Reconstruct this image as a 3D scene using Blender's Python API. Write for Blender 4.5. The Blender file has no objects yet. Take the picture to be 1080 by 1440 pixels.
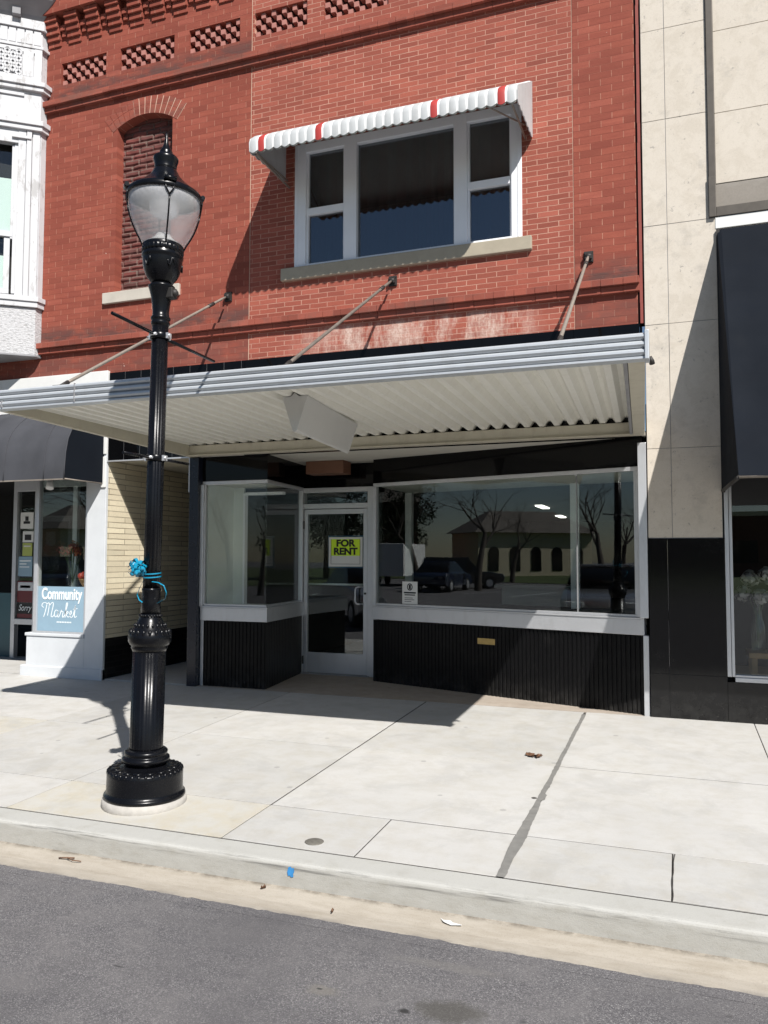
import bpy, bmesh, math, random
from mathutils import Vector, Matrix, noise
rnd = random.Random(7)
scene = bpy.context.scene
COL = scene.collection
R = math.radians
FY = 8.04                 # depth of the street front (the facade plane)
SL = 0.0262               # fall of the pavement towards the kerb

def gz(y): return SL * (y - FY)

# ------------------------------------------------------------------ node helpers
class Mat:
    def __init__(s, name):
        s.m = bpy.data.materials.new(name); s.m.use_nodes = True
        s.nt = s.m.node_tree; s.nt.nodes.clear()
        s.out = s.nt.nodes.new('ShaderNodeOutputMaterial')
        s.tc = None
    def n(s, t, **kw):
        nd = s.nt.nodes.new('ShaderNode' + t)
        for k, v in kw.items(): setattr(nd, k, v)
        return nd
    def lk(s, a, b): s.nt.links.new(a, b)
    def put(s, sock, v):
        if hasattr(v, 'is_linked') or isinstance(v, bpy.types.NodeSocket): s.lk(v, sock)
        elif isinstance(v, (tuple, list)) and sock.type == 'RGBA' and len(v) == 3: sock.default_value = (*v, 1)
        else: sock.default_value = v
    def pos(s):
        if not s.tc: s.tc = s.n('TexCoord')
        return s.tc.outputs['Object']
    def swiz(s, order, scale=(1, 1, 1)):
        sp = s.n('SeparateXYZ'); s.lk(s.pos(), sp.inputs[0])
        cb = s.n('CombineXYZ')
        for i, c in enumerate(order):
            if c in 'XYZ':
                s.lk(s.math('MULTIPLY', sp.outputs[c], scale[i]), cb.inputs[i])
        return cb.outputs[0]
    def axis(s, c):
        sp = s.n('SeparateXYZ'); s.lk(s.pos(), sp.inputs[0]); return sp.outputs[c]
    def math(s, op, a, b=0.0, c=None, clamp=False):
        nd = s.n('Math', operation=op, use_clamp=clamp)
        s.put(nd.inputs[0], a); s.put(nd.inputs[1], b)
        if c is not None: s.put(nd.inputs[2], c)
        return nd.outputs[0]
    def noise(s, scale, detail=4, rough=.55, vec=None, dist=0.0, out='Fac'):
        nd = s.n('TexNoise'); s.lk(vec or s.pos(), nd.inputs['Vector'])
        nd.inputs['Scale'].default_value = scale; nd.inputs['Detail'].default_value = detail
        nd.inputs['Roughness'].default_value = rough; nd.inputs['Distortion'].default_value = dist
        return nd.outputs[out]
    def ramp(s, fac, stops):
        nd = s.n('ValToRGB'); s.lk(fac, nd.inputs[0]); e = nd.color_ramp.elements
        while len(e) < len(stops): e.new(.5)
        for i, (p, c) in enumerate(stops):
            e[i].position = p
            e[i].color = (*c, 1) if isinstance(c, (tuple, list)) else (c, c, c, 1)
        return nd.outputs[0]
    def mix(s, fac, a, b, blend='MIX'):
        nd = s.n('Mix', data_type='RGBA', blend_type=blend)
        s.put(nd.inputs[0], fac); s.put(nd.inputs[6], a); s.put(nd.inputs[7], b)
        return nd.outputs[2]
    def smooth(s, v, a, b):
        nd = s.n('MapRange', interpolation_type='SMOOTHSTEP'); s.put(nd.inputs[0], v)
        nd.inputs[1].default_value = a; nd.inputs[2].default_value = b
        return nd.outputs[0]
    def bump(s, h, strength=.5, dist=.01, normal=None):
        nd = s.n('Bump'); s.put(nd.inputs['Height'], h); nd.inputs['Strength'].default_value = strength
        nd.inputs['Distance'].default_value = dist
        if normal: s.lk(normal, nd.inputs['Normal'])
        return nd.outputs[0]
    def bsdf(s, col, rough=.6, metal=0.0, spec=.5, normal=None, coat=0.0, **kw):
        b = s.n('BsdfPrincipled')
        s.put(b.inputs['Base Color'], col); s.put(b.inputs['Roughness'], rough)
        s.put(b.inputs['Metallic'], metal); s.put(b.inputs['Specular IOR Level'], spec)
        b.inputs['Coat Weight'].default_value = coat
        for k, v in kw.items(): s.put(b.inputs[k.replace('_', ' ')], v)
        if normal: s.lk(normal, b.inputs['Normal'])
        s.lk(b.outputs[0], s.out.inputs[0]); s.b = b
        return s.m

def simple(name, col, rough=.5, metal=0.0, var=.12, nscale=6.0, bump=0.0, coat=0.0, spec=.5, bscale=60):
    M = Mat(name)
    f = M.noise(nscale, 5)
    c = M.mix(f, tuple(x * (1 - var) for x in col), tuple(min(1, x * (1 + var)) for x in col))
    r = M.math('MULTIPLY_ADD', M.noise(nscale * 3, 3), .25 * rough, rough * .88)
    nm = M.bump(M.noise(bscale, 3), bump, .004) if bump else None
    return M.bsdf(c, r, metal, spec, nm, coat)

def brick(name, c1, c2, mortar, order='XZ', bw=.213, bh=.0715, ms=.0045, grime=0.0, grime_col=(.06, .045, .04), bumps=.6,
          offset=.5, bed=0.0, rough=.85, smooth=.15, wob=.004, xtra=None, mott=.4):
    M = Mat(name)
    v = M.swiz(order + '0')
    wv = M.n('VectorMath', operation='MULTIPLY_ADD')
    nz = M.n('TexNoise'); M.lk(M.pos(), nz.inputs['Vector']); nz.inputs['Scale'].default_value = 9
    M.lk(nz.outputs['Color'], wv.inputs[0]); wv.inputs[1].default_value = (wob * 2, wob * 2, 0); M.lk(v, wv.inputs[2])
    bt = M.n('TexBrick'); M.lk(wv.outputs[0], bt.inputs['Vector'])
    bt.offset = offset
    for k, x in (('Scale', 1), ('Mortar Size', ms), ('Mortar Smooth', smooth), ('Bias', 0), ('Brick Width', bw), ('Row Height', bh)):
        bt.inputs[k].default_value = x
    M.put(bt.inputs['Color1'], c1); M.put(bt.inputs['Color2'], c2)
    mort_var = M.mix(M.ramp(M.noise(3.2, 4), [(.35, 0), (.65, 1)]), tuple(.55 * m + .45 * c for m, c in zip(mortar, c1)), mortar)
    M.put(bt.inputs['Mortar'], mort_var)
    col = bt.outputs['Color']
    if bed:
        sp = M.n('SeparateXYZ'); M.lk(wv.outputs[0], sp.inputs[0])
        t = M.math('FRACT', M.math('DIVIDE', sp.outputs[1], bh)); d = M.math('MULTIPLY', M.math('MINIMUM', t, M.math('SUBTRACT', 1, t)), bh)
        bm_ = M.math('MULTIPLY', M.math('LESS_THAN', d, ms * 1.15), M.math('MULTIPLY_ADD', M.ramp(M.noise(2.7, 5, .6), [(.35, 0), (.65, 1)]), .35, bed - .2), clamp=True)
        col = M.mix(bm_, col, tuple(.55 * a + .25 * b for a, b in zip(c1, c2)))
    f = M.noise(2.1, 6, .62)
    col = M.mix(M.math('MULTIPLY', M.ramp(f, [(.3, 0), (.72, 1)]), mott), col, tuple(.60 * c for c in c1))
    # single bricks burnt darker or paler than their neighbours
    sp2 = M.n('SeparateXYZ'); M.lk(v, sp2.inputs[0])
    row = M.math('FLOOR', M.math('DIVIDE', sp2.outputs[1], bh)); cb = M.n('CombineXYZ')
    M.lk(M.math('FLOOR', M.math('ADD', M.math('DIVIDE', sp2.outputs[0], bw), M.math('MULTIPLY', M.math('SUBTRACT', 1, M.math('MODULO', row, 2.0)), .5))), cb.inputs[0]); M.lk(row, cb.inputs[1])
    wn_ = M.n('TexWhiteNoise'); wn_.noise_dimensions = '2D'; M.lk(cb.outputs[0], wn_.inputs['Vector'])
    inb = M.math('SUBTRACT', 1, bt.outputs['Fac'], clamp=True)
    col = M.mix(M.math('MULTIPLY', M.math('MULTIPLY', M.ramp(wn_.outputs['Value'], [(.70, 0), (1, 1)]), .38), inb), col, tuple(.5 * c for c in c2))
    col = M.mix(M.math('MULTIPLY', M.math('MULTIPLY', M.ramp(wn_.outputs['Value'], [(0, 1), (.2, 0)]), .35), inb), col, tuple(min(1, 1.25 * c + .02) for c in c1))
    fine = M.noise(55, 4, .7)
    col = M.mix(M.math('MULTIPLY', M.ramp(fine, [(.35, 0), (.7, 1)]), .22), col, tuple(.45 * c for c in c1))
    if grime:
        g = M.math('MULTIPLY', M.ramp(M.noise(1.3, 6, .65, M.swiz('XYZ', (1, 1, 2.2))), [(.5, 0), (.72, 1)]), grime)
        col = M.mix(g, col, grime_col)
    if xtra: col = xtra(M, col)
    h = M.math('ADD', M.math('MULTIPLY', bt.outputs['Fac'], -1.0), M.math('MULTIPLY', fine, .35))
    return M.bsdf(col, rough, 0, .25, M.bump(h, bumps, .006))

def salt(M, col):
    # white salt bloom under the lower ledge, soot round the anchor plates
    z = M.axis('Z'); x = M.axis('X')
    band = M.math('MULTIPLY', M.smooth(z, 3.70, 3.80), M.math('SUBTRACT', 1, M.smooth(z, 3.98, 4.10)))
    xr = M.math('MULTIPLY', M.smooth(x, -4.3, -3.3), M.math('SUBTRACT', 1, M.smooth(x, -1.7, -1.1)))
    st = M.math('MULTIPLY', M.ramp(M.noise(3.4, 8, .72, M.swiz('XYZ', (1.7, 1, .5))), [(.40, 0), (.60, 1)]), M.ramp(M.noise(42, 4, .7), [(.30, .35), (.60, 1)]))
    fac = M.math('MULTIPLY', M.math('MULTIPLY', band, xr), M.math('MULTIPLY', st, .95))
    return M.mix(fac, col, (.60, .47, .40))

def soot(M, col):
    z = M.axis('Z'); x = M.axis('X')
    nz = M.ramp(M.noise(2.6, 6, .65, M.swiz('XYZ', (1, 1, 2.6))), [(.36, 0), (.55, 1)])
    a = M.math('MULTIPLY', M.smooth(z, 4.13, 4.2), M.math('SUBTRACT', 1, M.smooth(z, 4.3, 4.52)))
    b = M.math('MULTIPLY', M.smooth(z, 7.30, 7.36), M.math('SUBTRACT', 1, M.smooth(z, 7.50, 7.72)))
    c = M.math('MULTIPLY', M.smooth(z, 3.75, 3.8), M.math('SUBTRACT', 1, M.smooth(z, 3.95, 4.1)))
    f = M.math('ADD', M.math('ADD', a, b), M.math('MULTIPLY', c, .55), clamp=True)
    col = M.mix(M.math('MULTIPLY', M.math('MULTIPLY', f, nz), .85), col, (.085, .055, .05))
    # bright flecks where the paint has gone
    fl = M.ramp(M.noise(13, 3, .5), [(.775, 0), (.80, 1)])
    st = M.noise(1, 5, .6, M.swiz('XYZ', (2.5, 2, 26)))
    col = M.mix(M.math('MULTIPLY', M.ramp(st, [(.38, 0), (.68, 1)]), .40), col, (.19, .040, .030))
    return M.mix(M.math('MULTIPLY', fl, .6), col, (.55, .42, .36))

MT = {}
MT['infill'] = brick('brick_infill', (.370, .104, .070), (.285, .078, .055), (.66, .41, .31), ms=.0040, bh=.0557, bed=.30, xtra=salt, smooth=.1)
MT['pier'] = brick('brick_pier', (.350, .096, .062), (.262, .068, .046), (.56, .30, .21), ms=.0034, bed=1.0, mott=.5, xtra=soot, bumps=.6, smooth=.05)
MT['trim_brick'] = brick('brick_trim', (.33, .092, .062), (.26, .070, .050), (.30, .13, .10), ms=.003, grime=.8, grime_col=(.11, .075, .062), bumps=.4)
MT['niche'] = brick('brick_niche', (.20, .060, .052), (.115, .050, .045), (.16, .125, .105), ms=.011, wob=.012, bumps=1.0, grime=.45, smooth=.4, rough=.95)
MT['lattice'] = simple('weathered_header', (.40, .175, .145), .9, var=.3, nscale=9)
MT['shade_brick'] = simple('shade_brick', (.040, .012, .010), .9)  # brick colour with the shade of the deep recesses put in
MT['yellow'] = brick('brick_yellow', (.80, .72, .54), (.72, .63, .46), (.17, .13, .09), order='YZ', bw=.62, bh=.0685, ms=.0052, bumps=.5, rough=.55, wob=.002)
MT['blackbrick'] = brick('brick_black', (.012, .011, .011), (.008, .008, .008), (.035, .032, .03), order='YZ', bw=.305, bh=.0685, ms=.005, rough=.4)
MT['mortar'] = simple('pale_mortar', (.55, .37, .28), .95, var=.45, nscale=9, bump=.5)
MT['redpaint'] = simple('red_flashing', (.24, .050, .036), .6, var=.2)

def concrete(name, col, var=.15, stain=(.40, .37, .31), st=.35, rough=.9, brush='X'):
    M = Mat(name)
    a = M.noise(1.1, 6, .6); b = M.noise(7, 6, .65); c = M.noise(150, 3, .7)
    br = M.noise(1, 4, .6, M.swiz('XYZ', (4, 130, 60) if brush == 'X' else (130, 4, 60)))
    k = M.mix(a, tuple(x * (1 - var) for x in col), tuple(x * (1 + var) for x in col))
    k = M.mix(M.math('MULTIPLY', M.ramp(b, [(.42, 0), (.72, 1)]), st * 1.25), k, stain)
    w_ = M.noise(2.3, 8, .72, dist=.5); k = M.mix(M.math('MULTIPLY', M.ramp(w_, [(.50, 0), (.60, .7), (.75, 1)]), .30), k, tuple(x * .60 for x in col))
    k = M.mix(M.math('MULTIPLY', M.ramp(c, [(.55, 0), (.72, 1)]), .25), k, tuple(x * .55 for x in col))
    k = M.mix(M.math('MULTIPLY', br, .22), k, tuple(x * .6 for x in col))
    # dark gum spots
    vo = M.n('TexVoronoi'); M.lk(M.pos(), vo.inputs['Vector']); vo.inputs['Scale'].default_value = 2.4
    sp = M.math('MULTIPLY', M.math('LESS_THAN', M.math('ADD', vo.outputs['Distance'], M.math('MULTIPLY', M.math('SUBTRACT', c, .5), .05)), .05), .45)
    k = M.mix(sp, k, tuple(x * .42 for x in col))
    h = M.math('ADD', M.math('MULTIPLY', c, .5), M.math('MULTIPLY', br, .6))
    return M.bsdf(k, rough, 0, .3, M.bump(h, .35, .004))

MT['walk_a'] = concrete('concrete_slab_pale', (.50, .49, .47))
MT['walk_b'] = concrete('concrete_slab_grey', (.465, .457, .438), var=.18, st=.45)
MT['walk_c'] = concrete('concrete_slab_warm', (.485, .47, .43), st=.5, stain=(.46, .40, .28))
MT['joint'] = simple('joint_dirt', (.055, .050, .045), .95, var=.4, nscale=20)
MT['sealant'] = simple('joint_sealant', (.185, .18, .168), .9, var=.35, nscale=15, bump=.4)
MT['kerb'] = concrete('kerb_concrete', (.40, .395, .37), var=.16, stain=(.30, .28, .23), st=.6)
def kerb_mat():
    m = MT['kerb']; M = Mat('kerb_scuffed_shaded'); z = M.axis('Z')
    a = M.noise(1.3, 6, .6); b = M.noise(8, 6, .68, M.swiz('XYZ', (1, 1, 2.5))); c = M.noise(150, 3, .7)
    k = M.mix(a, (.37, .365, .34), (.46, .455, .43))
    lo = M.math('SUBTRACT', 1, M.smooth(z, -.150, -.112))  # splash dirt that also paints in the face's shade, darker than the top
    k = M.mix(M.math('MULTIPLY', M.math('MULTIPLY', lo, M.ramp(b, [(.25, .35), (.65, 1)])), .48), k, (.235, .222, .19))
    sc = M.math('MULTIPLY', M.math('MULTIPLY', M.smooth(z, -.165, -.135), M.math('SUBTRACT', 1, M.smooth(z, -.118, -.108))), M.ramp(M.noise(1, 5, .65, M.swiz('XYZ', (2.2, 2, 60))), [(.50, 0), (.66, 1)]))
    k = M.mix(M.math('MULTIPLY', sc, .8), k, (.10, .098, .092))
    k = M.mix(M.math('MULTIPLY', M.ramp(b, [(.52, 0), (.75, 1)]), .35), k, (.28, .265, .22))
    k = M.mix(M.math('MULTIPLY', M.ramp(c, [(.55, 0), (.72, 1)]), .3), k, (.2, .19, .17))
    return M.bsdf(k, .9, 0, .3, M.bump(M.math('ADD', M.math('MULTIPLY', c, .5), b), .4, .006))
MT['kerb'] = kerb_mat()
MT['gutter'] = concrete('gutter_concrete', (.44, .395, .335), var=.18, stain=(.30, .255, .20), st=.6)
MT['entry'] = concrete('entry_concrete', (.40, .345, .29), var=.14, stain=(.3, .25, .2), st=.5)

def gutter_mat():
    M = Mat('gutter_gritty'); y = M.axis('Y')
    a = M.noise(1.2, 6, .6); b = M.noise(6, 7, .7, M.swiz('XYZ', (.7, 2.2, 1))); c = M.noise(140, 3, .7)
    k = M.mix(a, (.36, .325, .275), (.47, .425, .36))
    k = M.mix(M.math('MULTIPLY', M.ramp(b, [(.42, 0), (.70, 1)]), .6), k, (.285, .245, .19))
    gr = M.math('MULTIPLY', M.smooth(y, 3.815, 3.865), M.ramp(M.noise(7, 6, .7), [(.40, 0), (.58, 1)]))
    k = M.mix(M.math('MULTIPLY', gr, .72), k, (.11, .095, .075))
    ed = M.math('MULTIPLY', M.math('SUBTRACT', 1, M.smooth(y, 3.57, 3.63)), M.ramp(M.noise(5, 6, .7), [(.42, 0), (.6, 1)]))
    k = M.mix(M.math('MULTIPLY', ed, .55), k, (.17, .16, .15))
    k = M.mix(M.math('MULTIPLY', M.ramp(c, [(.55, 0), (.70, 1)]), .35), k, (.16, .14, .115))
    return M.bsdf(k, .92, 0, .3, M.bump(M.math('ADD', M.math('MULTIPLY', c, .5), b), .35, .005))
MT['gutter'] = gutter_mat()
def asphalt():
    M = Mat('asphalt')
    vo = M.n('TexVoronoi'); M.lk(M.pos(), vo.inputs['Vector']); vo.inputs['Scale'].default_value = 250
    sp = M.n('SeparateColor'); M.lk(vo.outputs['Color'], sp.inputs[0])
    agg = sp.outputs[0]
    a = M.noise(1.0, 6, .6); b = M.noise(4.5, 6, .65); c = M.noise(220, 2, .7)
    k = M.ramp(agg, [(0, (.055, .053, .057)), (.5, (.120, .115, .120)), (.85, (.20, .193, .195)), (1, (.38, .37, .36))])
    k = M.mix(.25, k, (.128, .122, .128))
    k = M.mix(M.math('MULTIPLY', M.ramp(b, [(.42, 0), (.7, 1)]), .5), k, (.19, .18, .178))
    k = M.mix(M.math('MULTIPLY', M.ramp(a, [(.45, 0), (.68, 1)]), .55), k, (.080, .077, .082))
    k = M.mix(M.math('MULTIPLY', M.ramp(c, [(.62, 0), (.75, 1)]), .4), k, (.03, .03, .03))
    def spot(k, x, y, rx, ry, col, amt, n=7):
        vx = M.math('DIVIDE', M.math('SUBTRACT', M.axis('X'), x), rx); vy = M.math('DIVIDE', M.math('SUBTRACT', M.axis('Y'), y), ry)
        d = M.math('SQRT', M.math('ADD', M.math('MULTIPLY', vx, vx), M.math('MULTIPLY', vy, vy)))
        d = M.math('ADD', d, M.math('MULTIPLY', M.math('SUBTRACT', M.noise(n * 3, 4), .5), .9))
        f = M.math('MULTIPLY', M.math('SUBTRACT', 1, M.smooth(d, .45, 1.0)), amt)
        return M.mix(f, k, col)
    k = spot(k, -.84, 3.02, .17, .10, (.060, .056, .046), .7)
    k = spot(k, -1.0, 2.965, .030, .020, (.010, .010, .010), .95, 12)
    k = spot(k, -1.35, 2.99, .10, .05, (.20, .185, .16), .6)
    k = spot(k, -1.37, 3.0, .018, .010, (.02, .02, .02), .9, 12)
    k = spot(k, -.95, 3.36, .30, .05, (.19, .18, .17), .45)
    k = spot(k, -2.23, 2.86, .035, .007, (.04, .04, .04), .9, 12)
    k = spot(k, -.2, 3.0, .35, .12, (.065, .062, .066), .6)
    v2 = M.n('TexVoronoi'); M.lk(M.pos(), v2.inputs['Vector']); v2.inputs['Scale'].default_value = 3.4
    dd = M.math('ADD', v2.outputs['Distance'], M.math('MULTIPLY', M.math('SUBTRACT', M.noise(22, 3), .5), .10))
    k = M.mix(M.math('MULTIPLY', M.math('SUBTRACT', 1, M.smooth(dd, .02, .075)), .6), k, (.035, .034, .034))
    tr_ = M.ramp(M.noise(1, 4, .6, M.swiz('XYZ', (.45, 5, 1))), [(.40, 0), (.62, 1)])
    k = M.mix(M.math('MULTIPLY', tr_, .16), k, (.20, .19, .188))
    cr = M.n('TexVoronoi', feature='DISTANCE_TO_EDGE'); wv_ = M.n('VectorMath', operation='MULTIPLY_ADD'); nz_ = M.n('TexNoise'); M.lk(M.pos(), nz_.inputs['Vector']); nz_.inputs['Scale'].default_value = 5
    M.lk(nz_.outputs['Color'], wv_.inputs[0]); wv_.inputs[1].default_value = (.35, .35, .35); M.lk(M.pos(), wv_.inputs[2]); M.lk(wv_.outputs[0], cr.inputs['Vector']); cr.inputs['Scale'].default_value = .62
    ck = M.math('MULTIPLY', M.math('SUBTRACT', 1, M.smooth(cr.outputs['Distance'], .0008, .0032)), M.ramp(M.noise(1.4, 2), [(.50, 0), (.58, 1)]))
    k = M.mix(M.math('MULTIPLY', ck, .7), k, (.03, .03, .03))
    h = M.math('ADD', M.math('MULTIPLY', vo.outputs['Distance'], -1.0), M.math('MULTIPLY', c, .35))
    return M.bsdf(k, .88, 0, .35, M.bump(h, .55, .006))
MT['asphalt'] = asphalt()

def metal_brushed(name, col, rough, metal, var=.06, dirt=.0, dirtc=(.2, .19, .16)):
    M = Mat(name)
    a = M.noise(3, 5); b = M.noise(1, 3, .5, M.swiz('XYZ', (3, 3, 90)))
    k = M.mix(a, tuple(x * (1 - var) for x in col), tuple(min(1, x * (1 + var)) for x in col))
    if dirt:
        k = M.mix(M.math('MULTIPLY', M.ramp(M.noise(5, 6, .65, M.swiz('XYZ', (2.2, 2.2, 1))), [(.5, 0), (.78, 1)]), dirt), k, dirtc)
    r = M.math('MULTIPLY_ADD', b, .15, rough - .07)
    return M.bsdf(k, r, metal, .5, M.bump(M.noise(2.0, 2), .08, .02))
MT['alum'] = metal_brushed('aluminium_frame', (.60, .61, .63), .38, .55, dirt=.25, dirtc=(.36, .35, .33))
MT['fascia'] = metal_brushed('fascia_aluminium', (.56, .59, .62), .42, .35, dirt=.3, dirtc=(.40, .40, .39))
MT['deck'] = metal_brushed('deck_cream', (.79, .78, .72), .55, .0, var=.04, dirt=.22, dirtc=(.50, .46, .36))
MT['beam'] = metal_brushed('beam_tan', (.52, .49, .40), .6, .0, var=.1, dirt=.5, dirtc=(.36, .32, .25))
MT['soffit'] = simple('soffit_white', (.58, .56, .50), .8, var=.08)
MT['vitro'] = simple('black_glass_tile', (.003, .003, .0035), .06, var=.3, spec=.22)
MT['navy'] = simple('navy_paint', (.008, .011, .022), .28, var=.2)
MT['ribblack'] = simple('black_ribbed_panel', (.0045, .0045, .005), .36, var=.5, nscale=4, spec=.13)
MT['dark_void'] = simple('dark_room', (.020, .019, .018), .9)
MT['winframe'] = metal_brushed('white_window_frame', (.82, .83, .86), .45, .0)
MT['sillstone'] = simple('painted_stone_sill', (.36, .315, .24), .8, var=.14, nscale=9, bump=.3)
MT['nichesill'] = simple('limestone_sill', (.48, .44, .38), .9, var=.18, nscale=7, bump=.4)
MT['awn_white'] = metal_brushed('awning_white_enamel', (.47, .485, .49), .5, 0.0, var=.14, dirt=.6, dirtc=(.34, .34, .33))
MT['awn_seam'] = simple('awning_seam_enamel', (.74, .74, .73), .5, var=.1)
MT['awn_red'] = simple('awning_red_enamel', (.38, .040, .035), .55, var=.25)
MT['awn_under'] = simple('awning_underside', (.40, .39, .35), .6, var=.15)
MT['rust'] = simple('weathered_iron_rod', (.16, .135, .115), .7, .3, var=.5, nscale=14, bump=.3)
MT['rodgrey'] = simple('galvanised_rod', (.27, .235, .20), .6, .4, var=.35, nscale=14, bump=.2)
MT['darkiron'] = simple('dark_iron', (.035, .032, .030), .6, .3, var=.4, nscale=20)
MT['lamp'] = simple('lamp_black_gloss', (.0038, .0041, .0055), .27, var=.4, nscale=11, spec=.26, bump=.10, bscale=45)
MT['pad'] = simple('lamp_grout', (.40, .38, .35), .95, var=.3, nscale=16, bump=.6)
MT['bow'] = simple('teal_ribbon', (.008, .22, .36), .20, var=.25, nscale=30, spec=.7)
MT['darkgreyfab'] = simple('charcoal_canvas', (.060, .062, .070), .85, var=.4, nscale=2.2, bump=.15, bscale=300, spec=.12)
MT['blackfab'] = simple('black_canvas', (.0085, .0110, .016), .8, var=.25, nscale=2, bump=.15, bscale=300, spec=.08)
MT['stucco'] = simple('pale_stucco', (.56, .58, .60), .85, var=.10, nscale=5, bump=.25)
MT['stuccowhite'] = simple('white_sign_board', (.70, .70, .68), .6, var=.08)
MT['bronze'] = simple('bronze_trim', (.10, .088, .075), .5, .5, var=.25, nscale=10)
MT['granite'] = simple('black_granite', (.006, .006, .0065), .12, var=.5, nscale=35, spec=.35)
def dusty(name, col, rough, spec, dust, ztop, amt):
    M = Mat(name); z = M.axis('Z'); f = M.noise(9, 6, .7); g = M.noise(70, 3, .7)
    k = M.mix(M.noise(30, 4), tuple(c * .6 for c in col), tuple(c * 1.5 for c in col))
    lo = M.math('SUBTRACT', 1, M.smooth(z, -.02, ztop))
    d = M.math('MULTIPLY', M.math('MULTIPLY', lo, M.ramp(f, [(.38, 0), (.72, 1)])), amt)
    k = M.mix(d, k, dust)
    k = M.mix(M.math('MULTIPLY', M.math('MULTIPLY', M.ramp(g, [(.68, 0), (.72, 1)]), lo), .5), k, (.30, .29, .27))
    k = M.mix(M.math('MULTIPLY', M.ramp(M.noise(3.5, 7, .75), [(.55, 0), (.75, 1)]), .16), k, dust)
    return M.bsdf(k, M.math('ADD', M.math('MULTIPLY', d, .5), rough), 0, spec, M.bump(M.noise(2.2, 2), .04, .02))
MT['granite'] = dusty('black_granite', (.006, .006, .0065), .10, .35, (.060, .059, .056), .40, .30)
MT['ribblack'] = dusty('black_ribbed_panel', (.0050, .0050, .0055), .34, .15, (.07, .067, .062), .30, .45)
MT['brass'] = simple('brass_plate', (.50, .36, .14), .35, .7, var=.2, nscale=30)
MT['paper'] = simple('white_paper', (.70, .70, .68), .7, var=.04)
MT['ink'] = simple('black_ink', (.015, .015, .016), .6)
MT['lime'] = simple('lime_sign_print', (.66, .90, .03), .5, var=.03)
MT['signblue'] = simple('blue_sign_board', (.02, .10, .20), .5)
MT['decal'] = simple('pale_blue_decal', (.25, .37, .46), .6, var=.10)
MT['white'] = simple('white_lettering', (.80, .84, .85), .5, var=.03)
MT['board'] = simple('greenish_board', (.70, .73, .70), .6, var=.06)
MT['wood'] = simple('tan_wood', (.42, .24, .10), .5, var=.25, nscale=12)
MT['teal'] = simple('teal_door_panel', (.03, .09, .11), .4)
MT['cloth'] = simple('dark_curtain', (.035, .037, .040), .85, var=.3, nscale=4)
MT['dark_red_print'] = simple('dark_red_print', (.13, .02, .025), .5)
MT['brownbox'] = simple('brown_metal', (.16, .075, .045), .55, var=.15)
MT['boxwhite'] = simple('white_sign_metal', (.60, .60, .59), .5, var=.05)
MT['bluepaint'] = simple('blue_spray_paint', (.03, .20, .46), .7, var=.3, nscale=30)
MT['leaf'] = simple('dead_leaf', (.13, .065, .035), .8, var=.4, nscale=40)
MT['iron'] = simple('cast_iron_cover', (.15, .14, .12), .8, .2, var=.4, nscale=40, bump=.5)

def lime_stone():
    M = Mat('limestone_cladding')
    a = M.noise(1.5, 6, .6); b = M.noise(6, 7, .7, dist=.6); c = M.noise(90, 3, .7)
    k = M.mix(a, (.56, .505, .43), (.63, .575, .50))
    k = M.mix(M.math('MULTIPLY', M.ramp(b, [(.47, 0), (.60, 1)]), .34), k, (.46, .405, .33))
    k = M.mix(M.math('MULTIPLY', M.ramp(M.noise(3.2, 7, .72), [(.55, 0), (.72, 1)]), .48), k, (.31, .29, .265))
    k = M.mix(M.math('MULTIPLY', M.ramp(M.noise(17, 5, .7), [(.63, 0), (.7, 1)]), .55), k, (.17, .16, .15))
    k = M.mix(M.math('MULTIPLY', M.ramp(c, [(.5, 0), (.7, 1)]), .18), k, (.3, .26, .21))
    return M.bsdf(k, .75, 0, .3, M.bump(M.math('ADD', b, M.math('MULTIPLY', c, .3)), .12, .005))
MT['stone'] = lime_stone()

def old_white():
    M = Mat('peeling_white_paint')
    a = M.noise(2.2, 5); b = M.noise(9, 7, .7, M.swiz('XYZ', (1, 1, .4)))
    k = M.mix(a, (.48, .49, .51), (.58, .58, .59))
    k = M.mix(M.math('MULTIPLY', M.ramp(b, [(.55, 0), (.62, 1)]), .6), k, (.30, .29, .28))
    k = M.mix(M.math('MULTIPLY', M.ramp(M.noise(28, 5, .7), [(.66, 0), (.70, 1)]), .5), k, (.30, .29, .27))
    return M.bsdf(k, .65, 0, .4, M.bump(b, .25, .006))
MT['oldwhite'] = old_white()

def rough_white():
    M = Mat('white_roughcast')
    b = M.noise(26, 6, .7, M.swiz('XYZ', (1, 1, 2.6)))
    k = M.mix(M.ramp(b, [(.36, 0), (.5, 1)]), (.36, .36, .36), (.56, .56, .57))
    return M.bsdf(k, .9, 0, .2, M.bump(b, .9, .02))
MT['roughwhite'] = rough_white()
MT['corngrey'] = simple('cornice_grey', (.26, .26, .27), .8, var=.3, nscale=4)
MT['blind'] = simple('pale_green_blind', (.60, .70, .66), .8, var=.04)

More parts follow.
